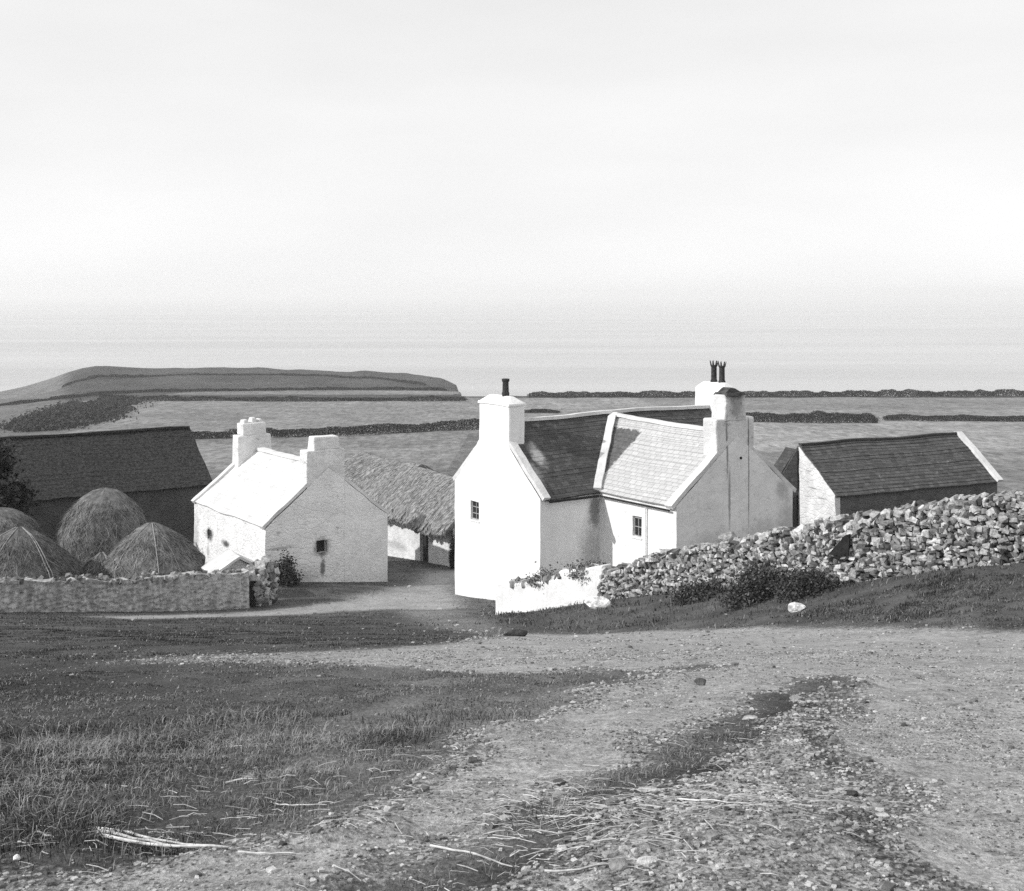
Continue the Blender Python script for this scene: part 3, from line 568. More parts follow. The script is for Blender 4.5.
mb = MB(); mb.prism([(-.06, 2.66, z(-10.0)), (-1.8, 2.66, z(-10.0)), (-1.8, 2.66, z(-9.98)), (-.06, 2.66, z(-7.68))], (0, .05, 0)); mb.build('slate_hanging', m_slate('hung_slates', .06, .14, row=.2), LT)
mb = MB(); mb.bar((-1.9, 3.11, z(-10.0)), (-.05, 3.11, z(-7.72)), .82, .07); mb.build('roof', SLATE, LT, wob=.02, step=.4)
mb = MB(); mb.box((-.95, 2.62, G), (-.15, 2.70, z(-10.1))); mb.build('door', DARKW, LT)

# ------------------------------------------------------------------ big dark barn on the far left
LZ = -12.9; LB = thing('dark_barn', 'large dark slate-roofed barn in shade behind the haystacks', 'barn', (-14.606, 60.0, LZ+H0), 57.5)
z = lambda d: d-LZ
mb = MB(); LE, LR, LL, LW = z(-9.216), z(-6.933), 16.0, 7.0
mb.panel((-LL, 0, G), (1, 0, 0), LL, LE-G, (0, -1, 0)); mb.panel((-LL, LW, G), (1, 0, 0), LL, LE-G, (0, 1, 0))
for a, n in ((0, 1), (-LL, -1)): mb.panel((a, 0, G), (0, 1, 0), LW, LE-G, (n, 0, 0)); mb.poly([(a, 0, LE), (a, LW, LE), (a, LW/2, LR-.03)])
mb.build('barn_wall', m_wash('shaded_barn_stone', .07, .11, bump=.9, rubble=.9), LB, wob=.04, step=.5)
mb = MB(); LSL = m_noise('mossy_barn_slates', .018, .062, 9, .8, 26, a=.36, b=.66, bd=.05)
slate_plane(mb, (-LL-.1, -.2, LE-.06), (.1, -.2, LE-.06), (.1, LW/2, LR+.06), (-LL-.1, LW/2, LR+.06), row=.3, lift=.008)
slate_plane(mb, (-LL-.1, LW+.2, LE-.06), (.1, LW+.2, LE-.06), (.1, LW/2, LR+.06), (-LL-.1, LW/2, LR+.06), row=.3, lift=.008)
mb.build('roof', LSL, LB, wob=.05, step=.7)
mb = MB(); mb.bar((-LL, LW/2, LR+.05), (.05, LW/2, LR+.05), .26, .1); mb.build('ridge', LSL, LB, wob=.03, step=.5)
# ------------------------------------------------------------------ stones and dry-stone walls
def ico(sub):
    bm = bmesh.new(); bmesh.ops.create_icosphere(bm, subdivisions=sub, radius=1); V = np.array([v.co[:] for v in bm.verts]); F = np.array([[v.index for v in f.verts] for f in bm.faces]); bm.free(); return V, F
ICO1 = ico(1); ICO2 = ico(2); ICO3 = ico(3)
def rock_shapes(base, n, rough=.28, seed=0):
    out = []
    for k in range(n):
        V = base[0].copy(); r = np.random.default_rng(seed+k)
        for _ in range(7):                 # shear off random flat facets
            d = r.normal(size=3); d /= np.linalg.norm(d); c = r.uniform(.55, .85); h = V@d; V = V-np.maximum(h-c, 0)[:, None]*d
        V += np.array([mnoise.noise_vector(Vector(p*2.1)+Vector((k*5+seed, 0, 0)))[:] for p in V])*rough*.5; out.append(V)
    return out
def rotz(a): c, s = np.cos(a), np.sin(a); return np.array([[c, -s, 0], [s, c, 0], [0, 0, 1]])
def rand_rot(r, tilt):
    a = r.normal(0, tilt, 2); cx, sx = np.cos(a[0]), np.sin(a[0]); cy, sy = np.cos(a[1]), np.sin(a[1])
    return np.array([[1, 0, 0], [0, cx, -sx], [0, sx, cx]])@np.array([[cy, 0, sy], [0, 1, 0], [-sy, 0, cy]])
RS2 = rock_shapes(ICO2, 14, .3, 100); RS1 = rock_shapes(ICO1, 10, .3, 300)
def hulls(n, seed):
    out = []
    for k in range(n):
        r = np.random.default_rng(seed+k); P = np.array([(i, j, l) for i in (-1, 1) for j in (-1, 1) for l in (-1, 1)], float); P = P*r.uniform(.55, 1.0, (8, 3)); P = np.r_[P, r.uniform(-.95, .95, (5, 3))]
        bm = bmesh.new(); [bm.verts.new(p) for p in P]; bmesh.ops.convex_hull(bm, input=bm.verts); bmesh.ops.delete(bm, geom=[v for v in bm.verts if not v.link_faces], context='VERTS')
        bmesh.ops.triangulate(bm, faces=bm.faces); bm.verts.index_update()
        V = np.array([v.co[:] for v in bm.verts]); V = V+np.array([mnoise.noise_vector(Vector(p*1.7)+Vector((k*7, 0, 0)))[:] for p in V])*.06; out.append((V, np.array([[v.index for v in f.verts] for f in bm.faces]))); bm.free()
    return out
HUL = hulls(18, 4000)
def gather(lst, Fb, name, mat, parent=None):
    Vs = []; Fs = []; Ts = []; o = 0
    for a in lst:
        V, t = a[0], a[1]; F = a[2] if len(a) > 2 else Fb
        Vs.append(V); Fs.append(F+o); Ts.append(np.full(len(V), t)); o += len(V)
    return link(name, np_mesh(name, np.concatenate(Vs), np.concatenate(Fs), np.concatenate(Ts)), mat, parent)
def drystone(name, label, cat, pts, hs, size=(.065, .20), tones=(.2, .45), thick=.55, seed=1, tonefn=None, ragged=.10, bases=None):
    """a wall of fieldstones: an earth core and single stones on both faces and along the top, course by course"""
    r = np.random.default_rng(seed); pts = np.array(pts, float); seg = np.hypot(*np.diff(pts, axis=0).T); cum = np.r_[0, np.cumsum(seg)]; L = cum[-1]
    at = lambda s: np.array([np.interp(s, cum, pts[:, 0]), np.interp(s, cum, pts[:, 1])]); H = lambda s: np.interp(s, cum, hs)
    base = (lambda s: np.interp(s, cum, bases)+H0) if bases is not None else (lambda s: hgt(*at(s)))
    p0 = at(L/2); root = thing(name, label, cat, (p0[0], p0[1], base(L/2))); off = np.array([p0[0], p0[1], base(L/2)])
    st = []
    for side in (-1, 1, 0):
        zz = -.25; 
        while zz < max(hs)+.1 if side else zz < .1:
            rh = r.uniform(size[0]*1.1, size[1]*.8)*.72; s = r.uniform(-.1, .1)
            while s < L:
                w = (size[0]+(size[1]-size[0])*r.random()**1.5)*(1.6 if r.random() < .08 else 1); ss = min(max(s+w/2, 0), L); P = at(ss); d = at(min(ss+.2, L))-at(max(ss-.2, 0)); d /= np.linalg.norm(d); n = np.array([d[1], -d[0]])
                hh = H(ss)+ragged*(vn(np.array([ss]), np.array([seed*3.]), .9, 55)[0]-.5)*2
                if side == 0 or zz+rh*.6 < hh:
                    zc = (zz+rh/2+r.normal(0, .035) if side else hh+r.uniform(-.05, .06))+base(ss)
                    batter = thick/2*(1.12-.22*zz/max(hs)); o = n*side*batter*(1 if side else 0)+n*(r.normal(0, .05) if side == 0 else r.normal(0, .04))
                    A = rotz(np.arctan2(d[1], d[0])+r.normal(0, .35))@rand_rot(r, .30)@np.diag([w*.60, r.uniform(.10, .17)*(1.3 if side == 0 else 1), rh*.62*r.uniform(.7, 1.4)*(r.uniform(.6, 1.6) if side == 0 else 1)])
                    hv, hf = HUL[r.integers(18)]; V = hv@A.T+np.array([P[0]+o[0], P[1]+o[1], zc])-off
                    tn = r.uniform(*tones)*(1 if r.random() > .25 else .4)
                    if tonefn: tn *= tonefn(ss/L)
                    st.append((V, tn, hf))
                s += w*.93
            zz += rh*.92
            if side == 0: break
    gather(st, ICO2[1], 'stones', STONE, root)
    mb = MB(); q = []
    for i in range(41):
        s = L*i/40; P = at(s); d = at(min(s+.2, L))-at(max(s-.2, 0)); d /= np.linalg.norm(d); n = np.array([d[1], -d[0]])*(thick/2-.04); b = base(s)
        q.append([np.array([*(P-n), b-.6])-off, np.array([*(P+n), b-.6])-off, np.array([*(P+n*.8), b+H(s)-.08])-off, np.array([*(P-n*.8), b+H(s)-.08])-off])
    for i in range(40):
        for k in range(4): mb.poly([q[i][k], q[i][(k+1) % 4], q[i+1][(k+1) % 4], q[i+1][k]])
    mb.poly(q[0]); mb.poly(q[-1]); mb.build('earth_core', SOIL, root)
    return root
drystone('rubble_wall', 'long dry-stone wall of pale fieldstones climbing to the right beside the road', 'stone wall',
    [(2.75, 35.85), (4.62, 34), (6.32, 31.5), (8.02, 28.5), (10.26, 26), (13, 24.3), (18, 22.8)], [.84, 1.10, 1.30, 1.44, 1.34, 1.4, 1.4], seed=4, tones=(.16, .58), ragged=.13)
rwp = [(-24, 34), (-20, 35.6), (-15.7, 38), (-12.5, 41), (-9.45, 44.0)]; rwh = [.98, .95, .95, 1.08, 1.3]
rw = thing('rickyard_wall', 'long grey wall streaked with old limewash in front of the haystacks', 'stone wall', (-15.7, 38, hgt(-15.7, 38)))
mb = MB(); o_ = np.array([-15.7, 38, hgt(-15.7, 38)]); pq = []; rwr = np.random.default_rng(31)
for i in range(71):
    t = i/70*4; k = min(int(t), 3); f = t-k; P = np.array(rwp[k])*(1-f)+np.array(rwp[k+1])*f; d_ = np.array(rwp[k+1])-np.array(rwp[k]); d_ = d_/np.linalg.norm(d_); n_ = np.array([d_[1], -d_[0]])*.26
    g_ = hgt(*P); hh = (rwh[k]*(1-f)+rwh[k+1]*f)*(1+rwr.uniform(-.05, .05)); pq.append([np.array([*(P-n_), g_-.6])-o_, np.array([*(P+n_), g_-.6])-o_, np.array([*(P+n_*.8), g_+hh])-o_, np.array([*(P-n_*.8), g_+hh+.03])-o_])
for i in range(70):
    for k in range(4): mb.poly([pq[i][k], pq[i][(k+1) % 4], pq[i+1][(k+1) % 4], pq[i+1][k]])
mb.poly(pq[0]); mb.poly(pq[-1]); mb.build('rendered_wall', m_streak(), rw, wob=.07, step=.28)
rub = []
for k in range(260):
    q_ = pq[rwr.integers(0, 70)]; hv, hf = HUL[rwr.integers(18)]; V = hv@(rand_rot(rwr, .5)@np.diag(rwr.uniform(.04, .11, 3))).T+q_[2]+(q_[3]-q_[2])*rwr.uniform(0, 1)+np.array([rwr.normal(0, .15), rwr.normal(0, .15), -.02]); rub.append((V, rwr.uniform(.08, .36), hf))
gather(rub, ICO2[1], 'coping_stones', STONE, rw)
drystone('gate_pier', 'rough stone pier ending the rickyard wall below the old cottage', 'stone pier',
    [(-9.4, 44.25), (-8.95, 45.3)], [1.15, 1.45], size=(.14, .3), tones=(.22, .5), seed=12, thick=.6, ragged=.15)
# low white wall
mb = MB(); P0, P1 = Vector((-.56, 39.0)), Vector((2.62, 35.95)); ww = thing('white_low_wall', 'low whitewashed wall topped with weeds at the corner of the road', 'wall', (P0.x, P0.y, hgt(*P0)))
d = (P1-P0); n = Vector((d.y, -d.x)).normalized()*.45; b0, b1 = -.7, hgt(*P1)-hgt(*P0)-.4; 
tp = lambda t: (-10.10+H0-hgt(*P0)+.98)*(1-t)+(-8.93+H0-hgt(*P0)+.98)*t
outl = [(0, b0), (1, b1), (1, tp(1)+.02), (.62, tp(.62)+.06), (.58, tp(.58)-.18), (.2, tp(.2)-.12), (0, tp(0))]
mb.prism([(d.x*t, d.y*t, q) for t, q in outl], (-n.x, -n.y, 0))
mb.build('rendered_wall', m_wash('white_wall_lime', .74, .84, bump=.5), ww, wob=.035, step=.22, bevel=.05)
rub = []
rr_ = np.random.default_rng(77)
for k in range(90):
    t = rr_.uniform(.12, .98); P = P0.lerp(P1, t); hv, hf = HUL[rr_.integers(18)]; V = hv@(rand_rot(rr_, .4)@np.diag(rr_.uniform(.06, .16, 3))).T+np.array([d.x*t-n.x*rr_.uniform(.1, .9), d.y*t-n.y*rr_.uniform(.1, .9), tp(t)-.06+rr_.uniform(-.06, .05)-(.12 if t < .6 else 0)])
    rub.append((V, rr_.uniform(.12, .5), hf))
gather(rub, ICO2[1], 'loose_top_stones', STONE, ww)

def stone_thing(label, x, y, size, tn, rz=0., tilt=(0, 0), sink=.35, name='loose_stone', cat='stone', seed=0, group=None):
    V, F = ICO3; S = rock_shapes((V, F), 1, .22, 900+seed)[0]; A = rotz(rz)@np.array([[1, 0, 0], [0, np.cos(tilt[0]), -np.sin(tilt[0])], [0, np.sin(tilt[0]), np.cos(tilt[0])]])@np.diag(size)
    V = S@A.T; me = np_mesh(name, V, F, np.full(len(V), tn)); o = link(name, me, STONE); o.location = (x, y, float(gheight(np.array([x]), np.array([y]))[0])+size[2]*(1-2*sink)); return tag(o, label, cat, group)
stone_thing('whitewashed flat slab tilted on the bank at the end of the white wall', 2.36, 33.6, (.44, .30, .17), .78, .5, (.3, 0), .1, 'white_slab', 'stone slab', 1)
stone_thing('small white boulder on the grass verge below the rubble wall', 6.02, 26.2, (.21, .15, .12), .7, .2, (.2, 0), .2, 'white_boulder', 'boulder', 2)
stone_thing('dark turf-covered stone on the road edge below the white wall', .07, 26.2, (.26, .18, .10), .05, .2, (0, 0), .2, seed=3)
stone_thing('fist-sized dark stone lying alone in the middle of the cart track', 1.53, 10.05, (.055, .045, .035), .10, .2, seed=4, sink=.2)
stone_thing('pale flat stone at the upper end of the rough strip between the tracks', 1.39, 7.24, (.06, .035, .014), .45, .3, seed=5)
stone_thing('pale flat stone amid the straw in the middle of the rough strip', .54, 4.87, (.055, .022, .012), .5, .1, seed=6)
stone_thing('dark broken clod lying on the right road surface', 1.33, 4.84, (.028, .018, .014), .06, .4, seed=7, sink=.2)
stone_thing('tiny white stone in the dark grass at the lower left corner', -1.575, 3.93, (.013, .011, .012), .8, .4, seed=8, sink=.1)
stone_thing('round grey cobble near the bottom edge beside a straw', .33, 3.80, (.035, .03, .02), .25, .4, seed=9, sink=.2)
stone_thing('whitish oval pebble near the bottom edge right of the grey cobble', .42, 3.82, (.036, .016, .016), .6, .1, seed=10, sink=.2)
# a near-black slab stands for the shaded wall gap, beside a pale upright stone
gp = np.array([7.50, 28.35])
mb = MB(); mb.prism([(-.26, 0, .70), (.20, -.1, .74), (.24, -.1, 1.24), (.12, -.05, 1.18)], (.02, .05, 0)); o = mb.build('notch_shade_slab', m_noise('notch_shade_dark', .012, .03, 6), wob=.01, step=.2); o.location = (gp[0], gp[1], hgt(*gp)-.02); o.rotation_euler = (0, 0, -.35); tag(o, 'dark triangular slab standing in for the shaded notch of the rubble wall', 'dark slab')
stone_thing('tall pale upright stone set in the rubble wall right of the dark notch', gp[0]+.36, gp[1]-.14, (.10, .09, .52), .36, .3, (.08, 0), -.55, 'upright_stone', 'stone', 12)
stone_thing('large square block standing on top of the rubble wall below the wing gable', 5.65, 32.35, (.28, .22, .20), .3, .7, (0, 0), 0, 'cap_stone', 'stone', 13).location.z = hgt(5.65, 32.35)+1.34

# pigsty: tiny stone hut between rickyard wall and cottage
PS = thing('pigsty', 'tiny stone pigsty with pale slab roof and dark opening against the old cottage', 'pigsty', (-10.15, 45.9, hgt(-10.15, 45.9)), 60)
mb = MB(); mb.prism([(-.85, 0, -.6), (.85, 0, -.6), (.85, 0, .95), (0, 0, 1.45), (-.85, 0, .95)], (0, 1.3, 0)); mb.build('hut_wall', m_wash('pigsty_wash', .5, .75, rubble=.8, bump=.8, patch=.2), PS, wob=.05, step=.25)
mb = MB(); mb.box((-.7, -.03, -.5), (.55, .02, .78)); mb.build('doorway', DARKW, PS, wob=.03, step=.25)
mb = MB(); mb.bar((-1.0, .6, .92), (.03, .6, 1.5), 1.5, .09); mb.bar((1.0, .6, .92), (-.03, .6, 1.5), 1.5, .09); mb.build('roof', m_wash('pigsty_slabs', .5, .72, bump=.6), PS, wob=.04, step=.25)

# ------------------------------------------------------------------ haystacks
HAY = m_tone('hay', 1.0, 4, .4, .95, .8, 14)
def stack(label, x, y, r0, h, shape, seed, tn=.145):
    g = hgt(x, y); root = thing('haystack', label, 'haystack', (x, y, g), group='haystacks in the rickyard'); rg = np.random.default_rng(seed)
    nt, nz_ = 96, 60; T = np.linspace(0, 2*np.pi, nt, endpoint=False); Z = np.linspace(0, 1, nz_)
    if shape == 'egg': prof = np.interp(Z, [0, .1, .25, .4, .55, .7, .82, .91, .97, 1], [.80, .88, .97, 1.0, .95, .83, .66, .47, .27, .0])
    else: prof = np.interp(Z, [0, .12, .3, .45, .62, .78, .9, .97, 1], [.93, 1.0, 1.0, .93, .74, .51, .29, .12, .0])
    tt, zz = np.meshgrid(T, Z); rad = r0*np.repeat(prof[:, None], nt, 1)
    rad = rad*(1+.30*(vn(np.cos(tt)*1.3+4+seed, zz*1.6+np.sin(tt)*1.3, .9, 67+seed, 2)-.5)+.14*(vn(np.cos(tt)*2+9+seed, zz*3+np.sin(tt)*2, .8, 61+seed)-.5)+.05*(vn(tt*9, zz*7, .6, 62)-.5))
    V = np.stack([rad*np.cos(tt)*(1+.05*np.sin(seed)), rad*np.sin(tt), zz*h-.25+.05*(vn(tt*4, zz*9, .7, 63)-.5)], -1).reshape(-1, 3)
    idx = np.arange(nt*nz_).reshape(nz_, nt); F = np.stack([idx[:-1].ravel(), np.roll(idx, -1, 1)[:-1].ravel(), np.roll(idx, -1, 1)[1:].ravel(), idx[1:].ravel()], 1)
    tone = tn*(.7+.6*vn(V[:, 0]*3+seed, V[:, 2]*1.2+V[:, 1]*3, .4, 64))
    k = 6500; j = rg.integers(0, nz_-6, k); i = rg.integers(0, nt, k); p0 = V.reshape(nz_, nt, 3)[j, i]; p1 = V.reshape(nz_, nt, 3)[np.clip(j-rg.integers(2, 9, k), 0, None), (i+rg.integers(-5, 6, k)) % nt]
    outw = np.stack([np.cos(T[i]), np.sin(T[i]), np.full(k, .25)], 1); p1 = p1+outw*(rg.uniform(.02, .09, k)*np.where(rg.random(k) < .08, 2.2, 1))[:, None]; p0 = p0+outw*.005; w = np.stack([-np.sin(T[i]), np.cos(T[i]), np.zeros(k)], 1)*rg.uniform(.008, .02, k)[:, None]
    SV = np.stack([p0-w, p0+w, p1+w*.4, p1-w*.4], 1).reshape(-1, 3); SF = np.arange(len(SV)).reshape(-1, 4)+len(V)
    me = np_mesh('hay_body', np.r_[V, SV], np.r_[F, SF], np.r_[tone, np.repeat(rg.uniform(.6, 1.7, k)*tn, 4)], smooth=False); link('hay_body', me, HAY, root)
    for q in range(4 if shape != 'egg' else 0):
        a = rg.uniform(-2.6, -.4); ii = int((a % (2*np.pi))/(2*np.pi)*nt); path = [V.reshape(nz_, nt, 3)[jj, ii]*np.array([1.03, 1.03, 1])+np.array([0, 0, .02]) for jj in range(nz_-2, 14, -5)]
        mb = MB(); mb.tube([tuple(p) for p in path], .018, 5); o = mb.build('straw_rope', STRAW, root); at_ = o.data.attributes.new('tone', 'FLOAT', 'POINT'); at_.data.foreach_set('value', np.full(len(o.data.vertices), .32, np.float32))
    return root
def at(u, Y): return (u-512)/1237*Y
stack('tallest egg-shaped haystack with rounded top, behind the others', -16.45, 50.0, 1.82, 4.0, 'egg', 1)
stack('roped cone-shaped haystack nearest the old cottage', -13.75, 47.2, 2.0, 2.85, 'cone', 2, .16)
stack('wide cone-shaped haystack in front at the left edge, left of the tallest', -17.9, 45.0, 2.0, 2.75, 'cone', 3, .12)
stack('haystack half cut by the left edge, behind the wide cone', -20.7, 50.0, 1.9, 3.1, 'egg', 4)
stack('smallest dark low haystack squeezed between the tallest and the roped cone', -15.45, 46.6, .95, 1.75, 'cone', 5, .12)

# ------------------------------------------------------------------ plants made of leaf-sized faces
def cards(C, S, T, rg, asp=1.6, up=.0):
    k = len(C); a = rg.normal(size=(k, 3)); a[:, 2] += up; a /= np.linalg.norm(a, axis=1)[:, None]; b = np.cross(a, rg.normal(size=(k, 3))); b /= np.linalg.norm(b, axis=1)[:, None]
    a = a*(S*asp/2)[:, None]; b = b*(S/2)[:, None]; V = np.stack([C-a, C+b, C+a, C-b], 1).reshape(-1, 3); return V, np.arange(4*k).reshape(-1, 4), np.repeat(T, 4)
def bush(name, label, cat, x, y, rad, n, size, tones=(.02, .07), seed=0, group=None, clumps=9, stems=True, zo=0., sprigs=0):
    rg = np.random.default_rng(seed+500); g = hgt(x, y)+zo; root = thing(name, label, cat, (x, y, g), group=group); rad = np.array(rad)
    cc = rg.normal(size=(clumps, 3)); cc /= np.linalg.norm(cc, axis=1)[:, None]; cc = cc*rg.uniform(.35, .85, clumps)[:, None]; cc[:, 2] = np.abs(cc[:, 2])*.9
    w = rg.integers(0, clumps, n); p = cc[w]+rg.normal(0, .24, (n, 3)); p[:, 2] = np.abs(p[:, 2]); p = p*rad; ct = rg.uniform(*tones, clumps)
    V, F, T = cards(p, rg.uniform(.6, 1.4, n)*size, ct[w]*rg.uniform(.6, 1.4, n), rg); link('foliage', np_mesh('foliage', V, F, T), LEAF, root)
    if stems:
        mb = MB()
        for k in range(min(clumps, 7)): mb.tube([(0+cc[k, 0]*.1*rad[0], cc[k, 1]*.1*rad[1], -.1), tuple(cc[k]*rad*.6), tuple(cc[k]*rad*1.05)], [.03*rad[2]+.006, .018*rad[2]+.004, .004], 5)
        mb.build('stem', DARKW, root)
    return root
bush('bramble_bush', 'dark bramble patch sprawling against the middle of the rubble wall', 'bush', 6.0, 29.7, (.6, 1.5, .62), 10000, .045, (.03, .10), 1, clumps=34).rotation_euler = (0, 0, -.66)
bush('bramble_bush', 'lower bramble trailing down the bank right of the taller patch', 'bush', 6.75, 28.3, (.75, .95, .5), 6000, .045, (.03, .10), 2, clumps=26).rotation_euler = (0, 0, -.66)
bush('bramble_bush', 'thin low brambles on the bank left of the taller patch, before the wall', 'bush', 4.9, 31.9, (.6, 1.2, .42), 4200, .045, (.03, .10), 21, clumps=24).rotation_euler = (0, 0, -.66)
bush('nettle_bush', 'rounded dark bush at the foot of the old cottage gable', 'bush', -8.95, 48.9, (.55, .5, 1.15), 3200, .06, (.03, .10), 3)
bush('weed_clump', 'leafy weeds on top of the white wall near its tall step', 'weeds', .95, 37.9, (.55, .45, .5), 1100, .045, (.08, .22), 4, zo=.75, clumps=10)
bush('weed_clump', 'straggly weeds at the junction of the white wall and the rubble wall', 'weeds', 2.35, 36.7, (.6, .5, .6), 1100, .045, (.08, .2), 5, zo=.75, clumps=10)
bush('weed_clump', 'tall weeds at the foot of the shaded farmhouse wall above the white wall', 'weeds', 1.95, 42.6, (.6, .5, .9), 1000, .06, (.08, .2), 6, zo=.35)
bush('gap_shade_leaves', 'dark leaves put in as shade of the gap between byre and farmhouse gable', 'bush', -2.72, 57.1, (.17, .25, 1.7), 1200, .07, (.015, .05), 7)  # dark leaves stand in for the shadowed gap beside the byre
def tree(label, x, y, top, rad, n, seed):
    rg = np.random.default_rng(seed); g = hgt(x, y); root = thing('bushy_tree', label, 'tree', (x, y, g)); H = top+H0-g
    mb = MB(); mb.tube([(0, 0, -.3), (.05, .03, H*.3), (-.05, .1, H*.6), (0, 0, H*.85)], [.22, .17, .1, .04], 8); limbs = []
    for k in range(9):
        a = rg.uniform(0, 6.28); z0 = H*rg.uniform(.3, .65); e = np.array([math.cos(a)*rad*.8, math.sin(a)*rad*.8, z0+rad*rg.uniform(.3, 1.0)]); limbs.append(e); mb.tube([(0, .05, z0), tuple(e*np.array([.5, .5, 1])-np.array([0, 0, .2])), tuple(e)], [.08, .05, .02], 6)
    mb.build('trunk', DARKW, root)
    cl = np.array(limbs+[np.array([rg.normal(0, rad*.45), rg.normal(0, rad*.45), H-rad*rg.uniform(.3, 1.4)]) for _ in range(12)]); w = rg.integers(0, len(cl), n); p = cl[w]+rg.normal(0, rad*.22, (n, 3)); ct = rg.uniform(.02, .06, len(cl))
    V, F, T = cards(p, rg.uniform(.09, .2, n), ct[w]*rg.uniform(.6, 1.4, n), rg); link('crown', np_mesh('crown', V, F, T), LEAF, root)
tree('dark bushy tree at the left edge in front of the dark barn', -21.7, 51.5, -6.3, 1.3, 7000, 3)
def hedge(label, pts, h, seed, per=26, size=.4, tones=(.012, .034), w=.8, gap=.0):
    rg = np.random.default_rng(seed+40); pts = np.array(pts, float); seg = np.hypot(*np.diff(pts, axis=0).T); cum = np.r_[0, np.cumsum(seg)]; L = cum[-1]; n = int(L*per*11)
    s = rg.uniform(0, L, n); x = np.interp(s, cum, pts[:, 0]); y = np.interp(s, cum, pts[:, 1]); hv = .82*h*(.5+.8*vn(s, s*0+seed, 7, 71, 4))*np.minimum(1, .3+np.sqrt(np.minimum(s, L-s)/4))*(.75+.5*vn(s, s*0+seed, 2.2, 76, 2)); t = rg.random(n)
    keep = hv > 0; x, y, s, hv, t = x[keep], y[keep], s[keep], hv[keep], t[keep]; n = len(x)
    x = x+rg.normal(0, w*.4, n)+(vn(s, s*0+seed, 40, 73)-.5)*4; y = (vn(s, s*0+seed, 30, 74)-.5)*5+ y+rg.normal(0, w*.4, n); zz = terr(x, y)+H0+hv*t**.8; c = np.array([pts[0, 0], pts[0, 1], hgt(*pts[0])])
    ct = np.interp(s, np.linspace(0, L, 60), rg.uniform(*tones, 60)); V, F, T = cards(np.c_[x, y, zz]-c, rg.uniform(.5, 1.3, n)*size*.40, ct*rg.uniform(.7, 1.3, n), rg, 1.3)
    o = link('hedgerow', np_mesh('hedgerow', V, F, T), LEAF); o.location = tuple(c); return tag(o, label, 'hedge')
hedge('dark hedgerow across the fields behind both white houses, left half', [(-58, 210), (-37, 219), (-6, 238), (16, 246)], 2.5, 1, 40, .42)
hedge('tall dark hedgerow right of the farmhouse chimneys', [(50, 266), (62, 264), (78, 262)], 3.4, 2, 55, .45)
hedge('thin dark hedgerow above the slate barn running off to the right edge', [(83, 272), (105, 267), (135, 262)], 2.0, 3, 45, .4)
hedge('long dark hedge along the cliff top on the right, against the sea', [(6, 392), (60, 398), (120, 402), (175, 404), (230, 405)], 2.6, 4, 30, .6)
hedge('few low shrubs just above the farmhouse ridge beside the left chimney', [(4, 303), (12, 303)], 1.3, 5, 40, .45)
hedge('short dark hedge just above the middle of the farmhouse ridge', [(30, 309), (46, 305)], 1.2, 6, 40, .45)
hedge('lowest field bank on the left headland, thick and dark', [(-126, 384), (-117, 372), (-70, 366), (-14, 371)], 1.9, 7, 30, .5)
hedge('middle field bank on the left headland', [(-172, 400), (-150, 420), (-130, 440), (-100, 452), (-60, 462), (-24, 462)], 1.5, 8, 28, .5)
hedge('topmost bank along the crest of the left headland', [(-196, 540), (-180, 558), (-150, 578), (-110, 586), (-64, 585), (-40, 580)], 1.7, 9, 24, .6)
rg = np.random.default_rng(5); n = 42000; q = rg.random((n, 2)); cx = -92-38*q[:, 0]**1.0; x = cx+rg.normal(0, 3, n); y = 255+130*q[:, 0]+(q[:, 1]-.5)*(26+50*np.sin(np.pi*q[:, 0])); m = vn(x, y, 14, 81) > .36; x, y = x[m], y[m]; n = len(x)
V, F, T = cards(np.c_[x, y, terr(x, y)+H0+rg.random(n)*2.2*vn(x, y, 6, 82)], rg.uniform(.3, .7, n), rg.uniform(.015, .05, n), rg, 1.3)
o = kind(link('gorse_scrub', np_mesh('gorse_scrub', V, F, T), LEAF), 'stuff'); tag(o, 'dark patch of gorse scrub on the flank of the left headland', 'scrub')

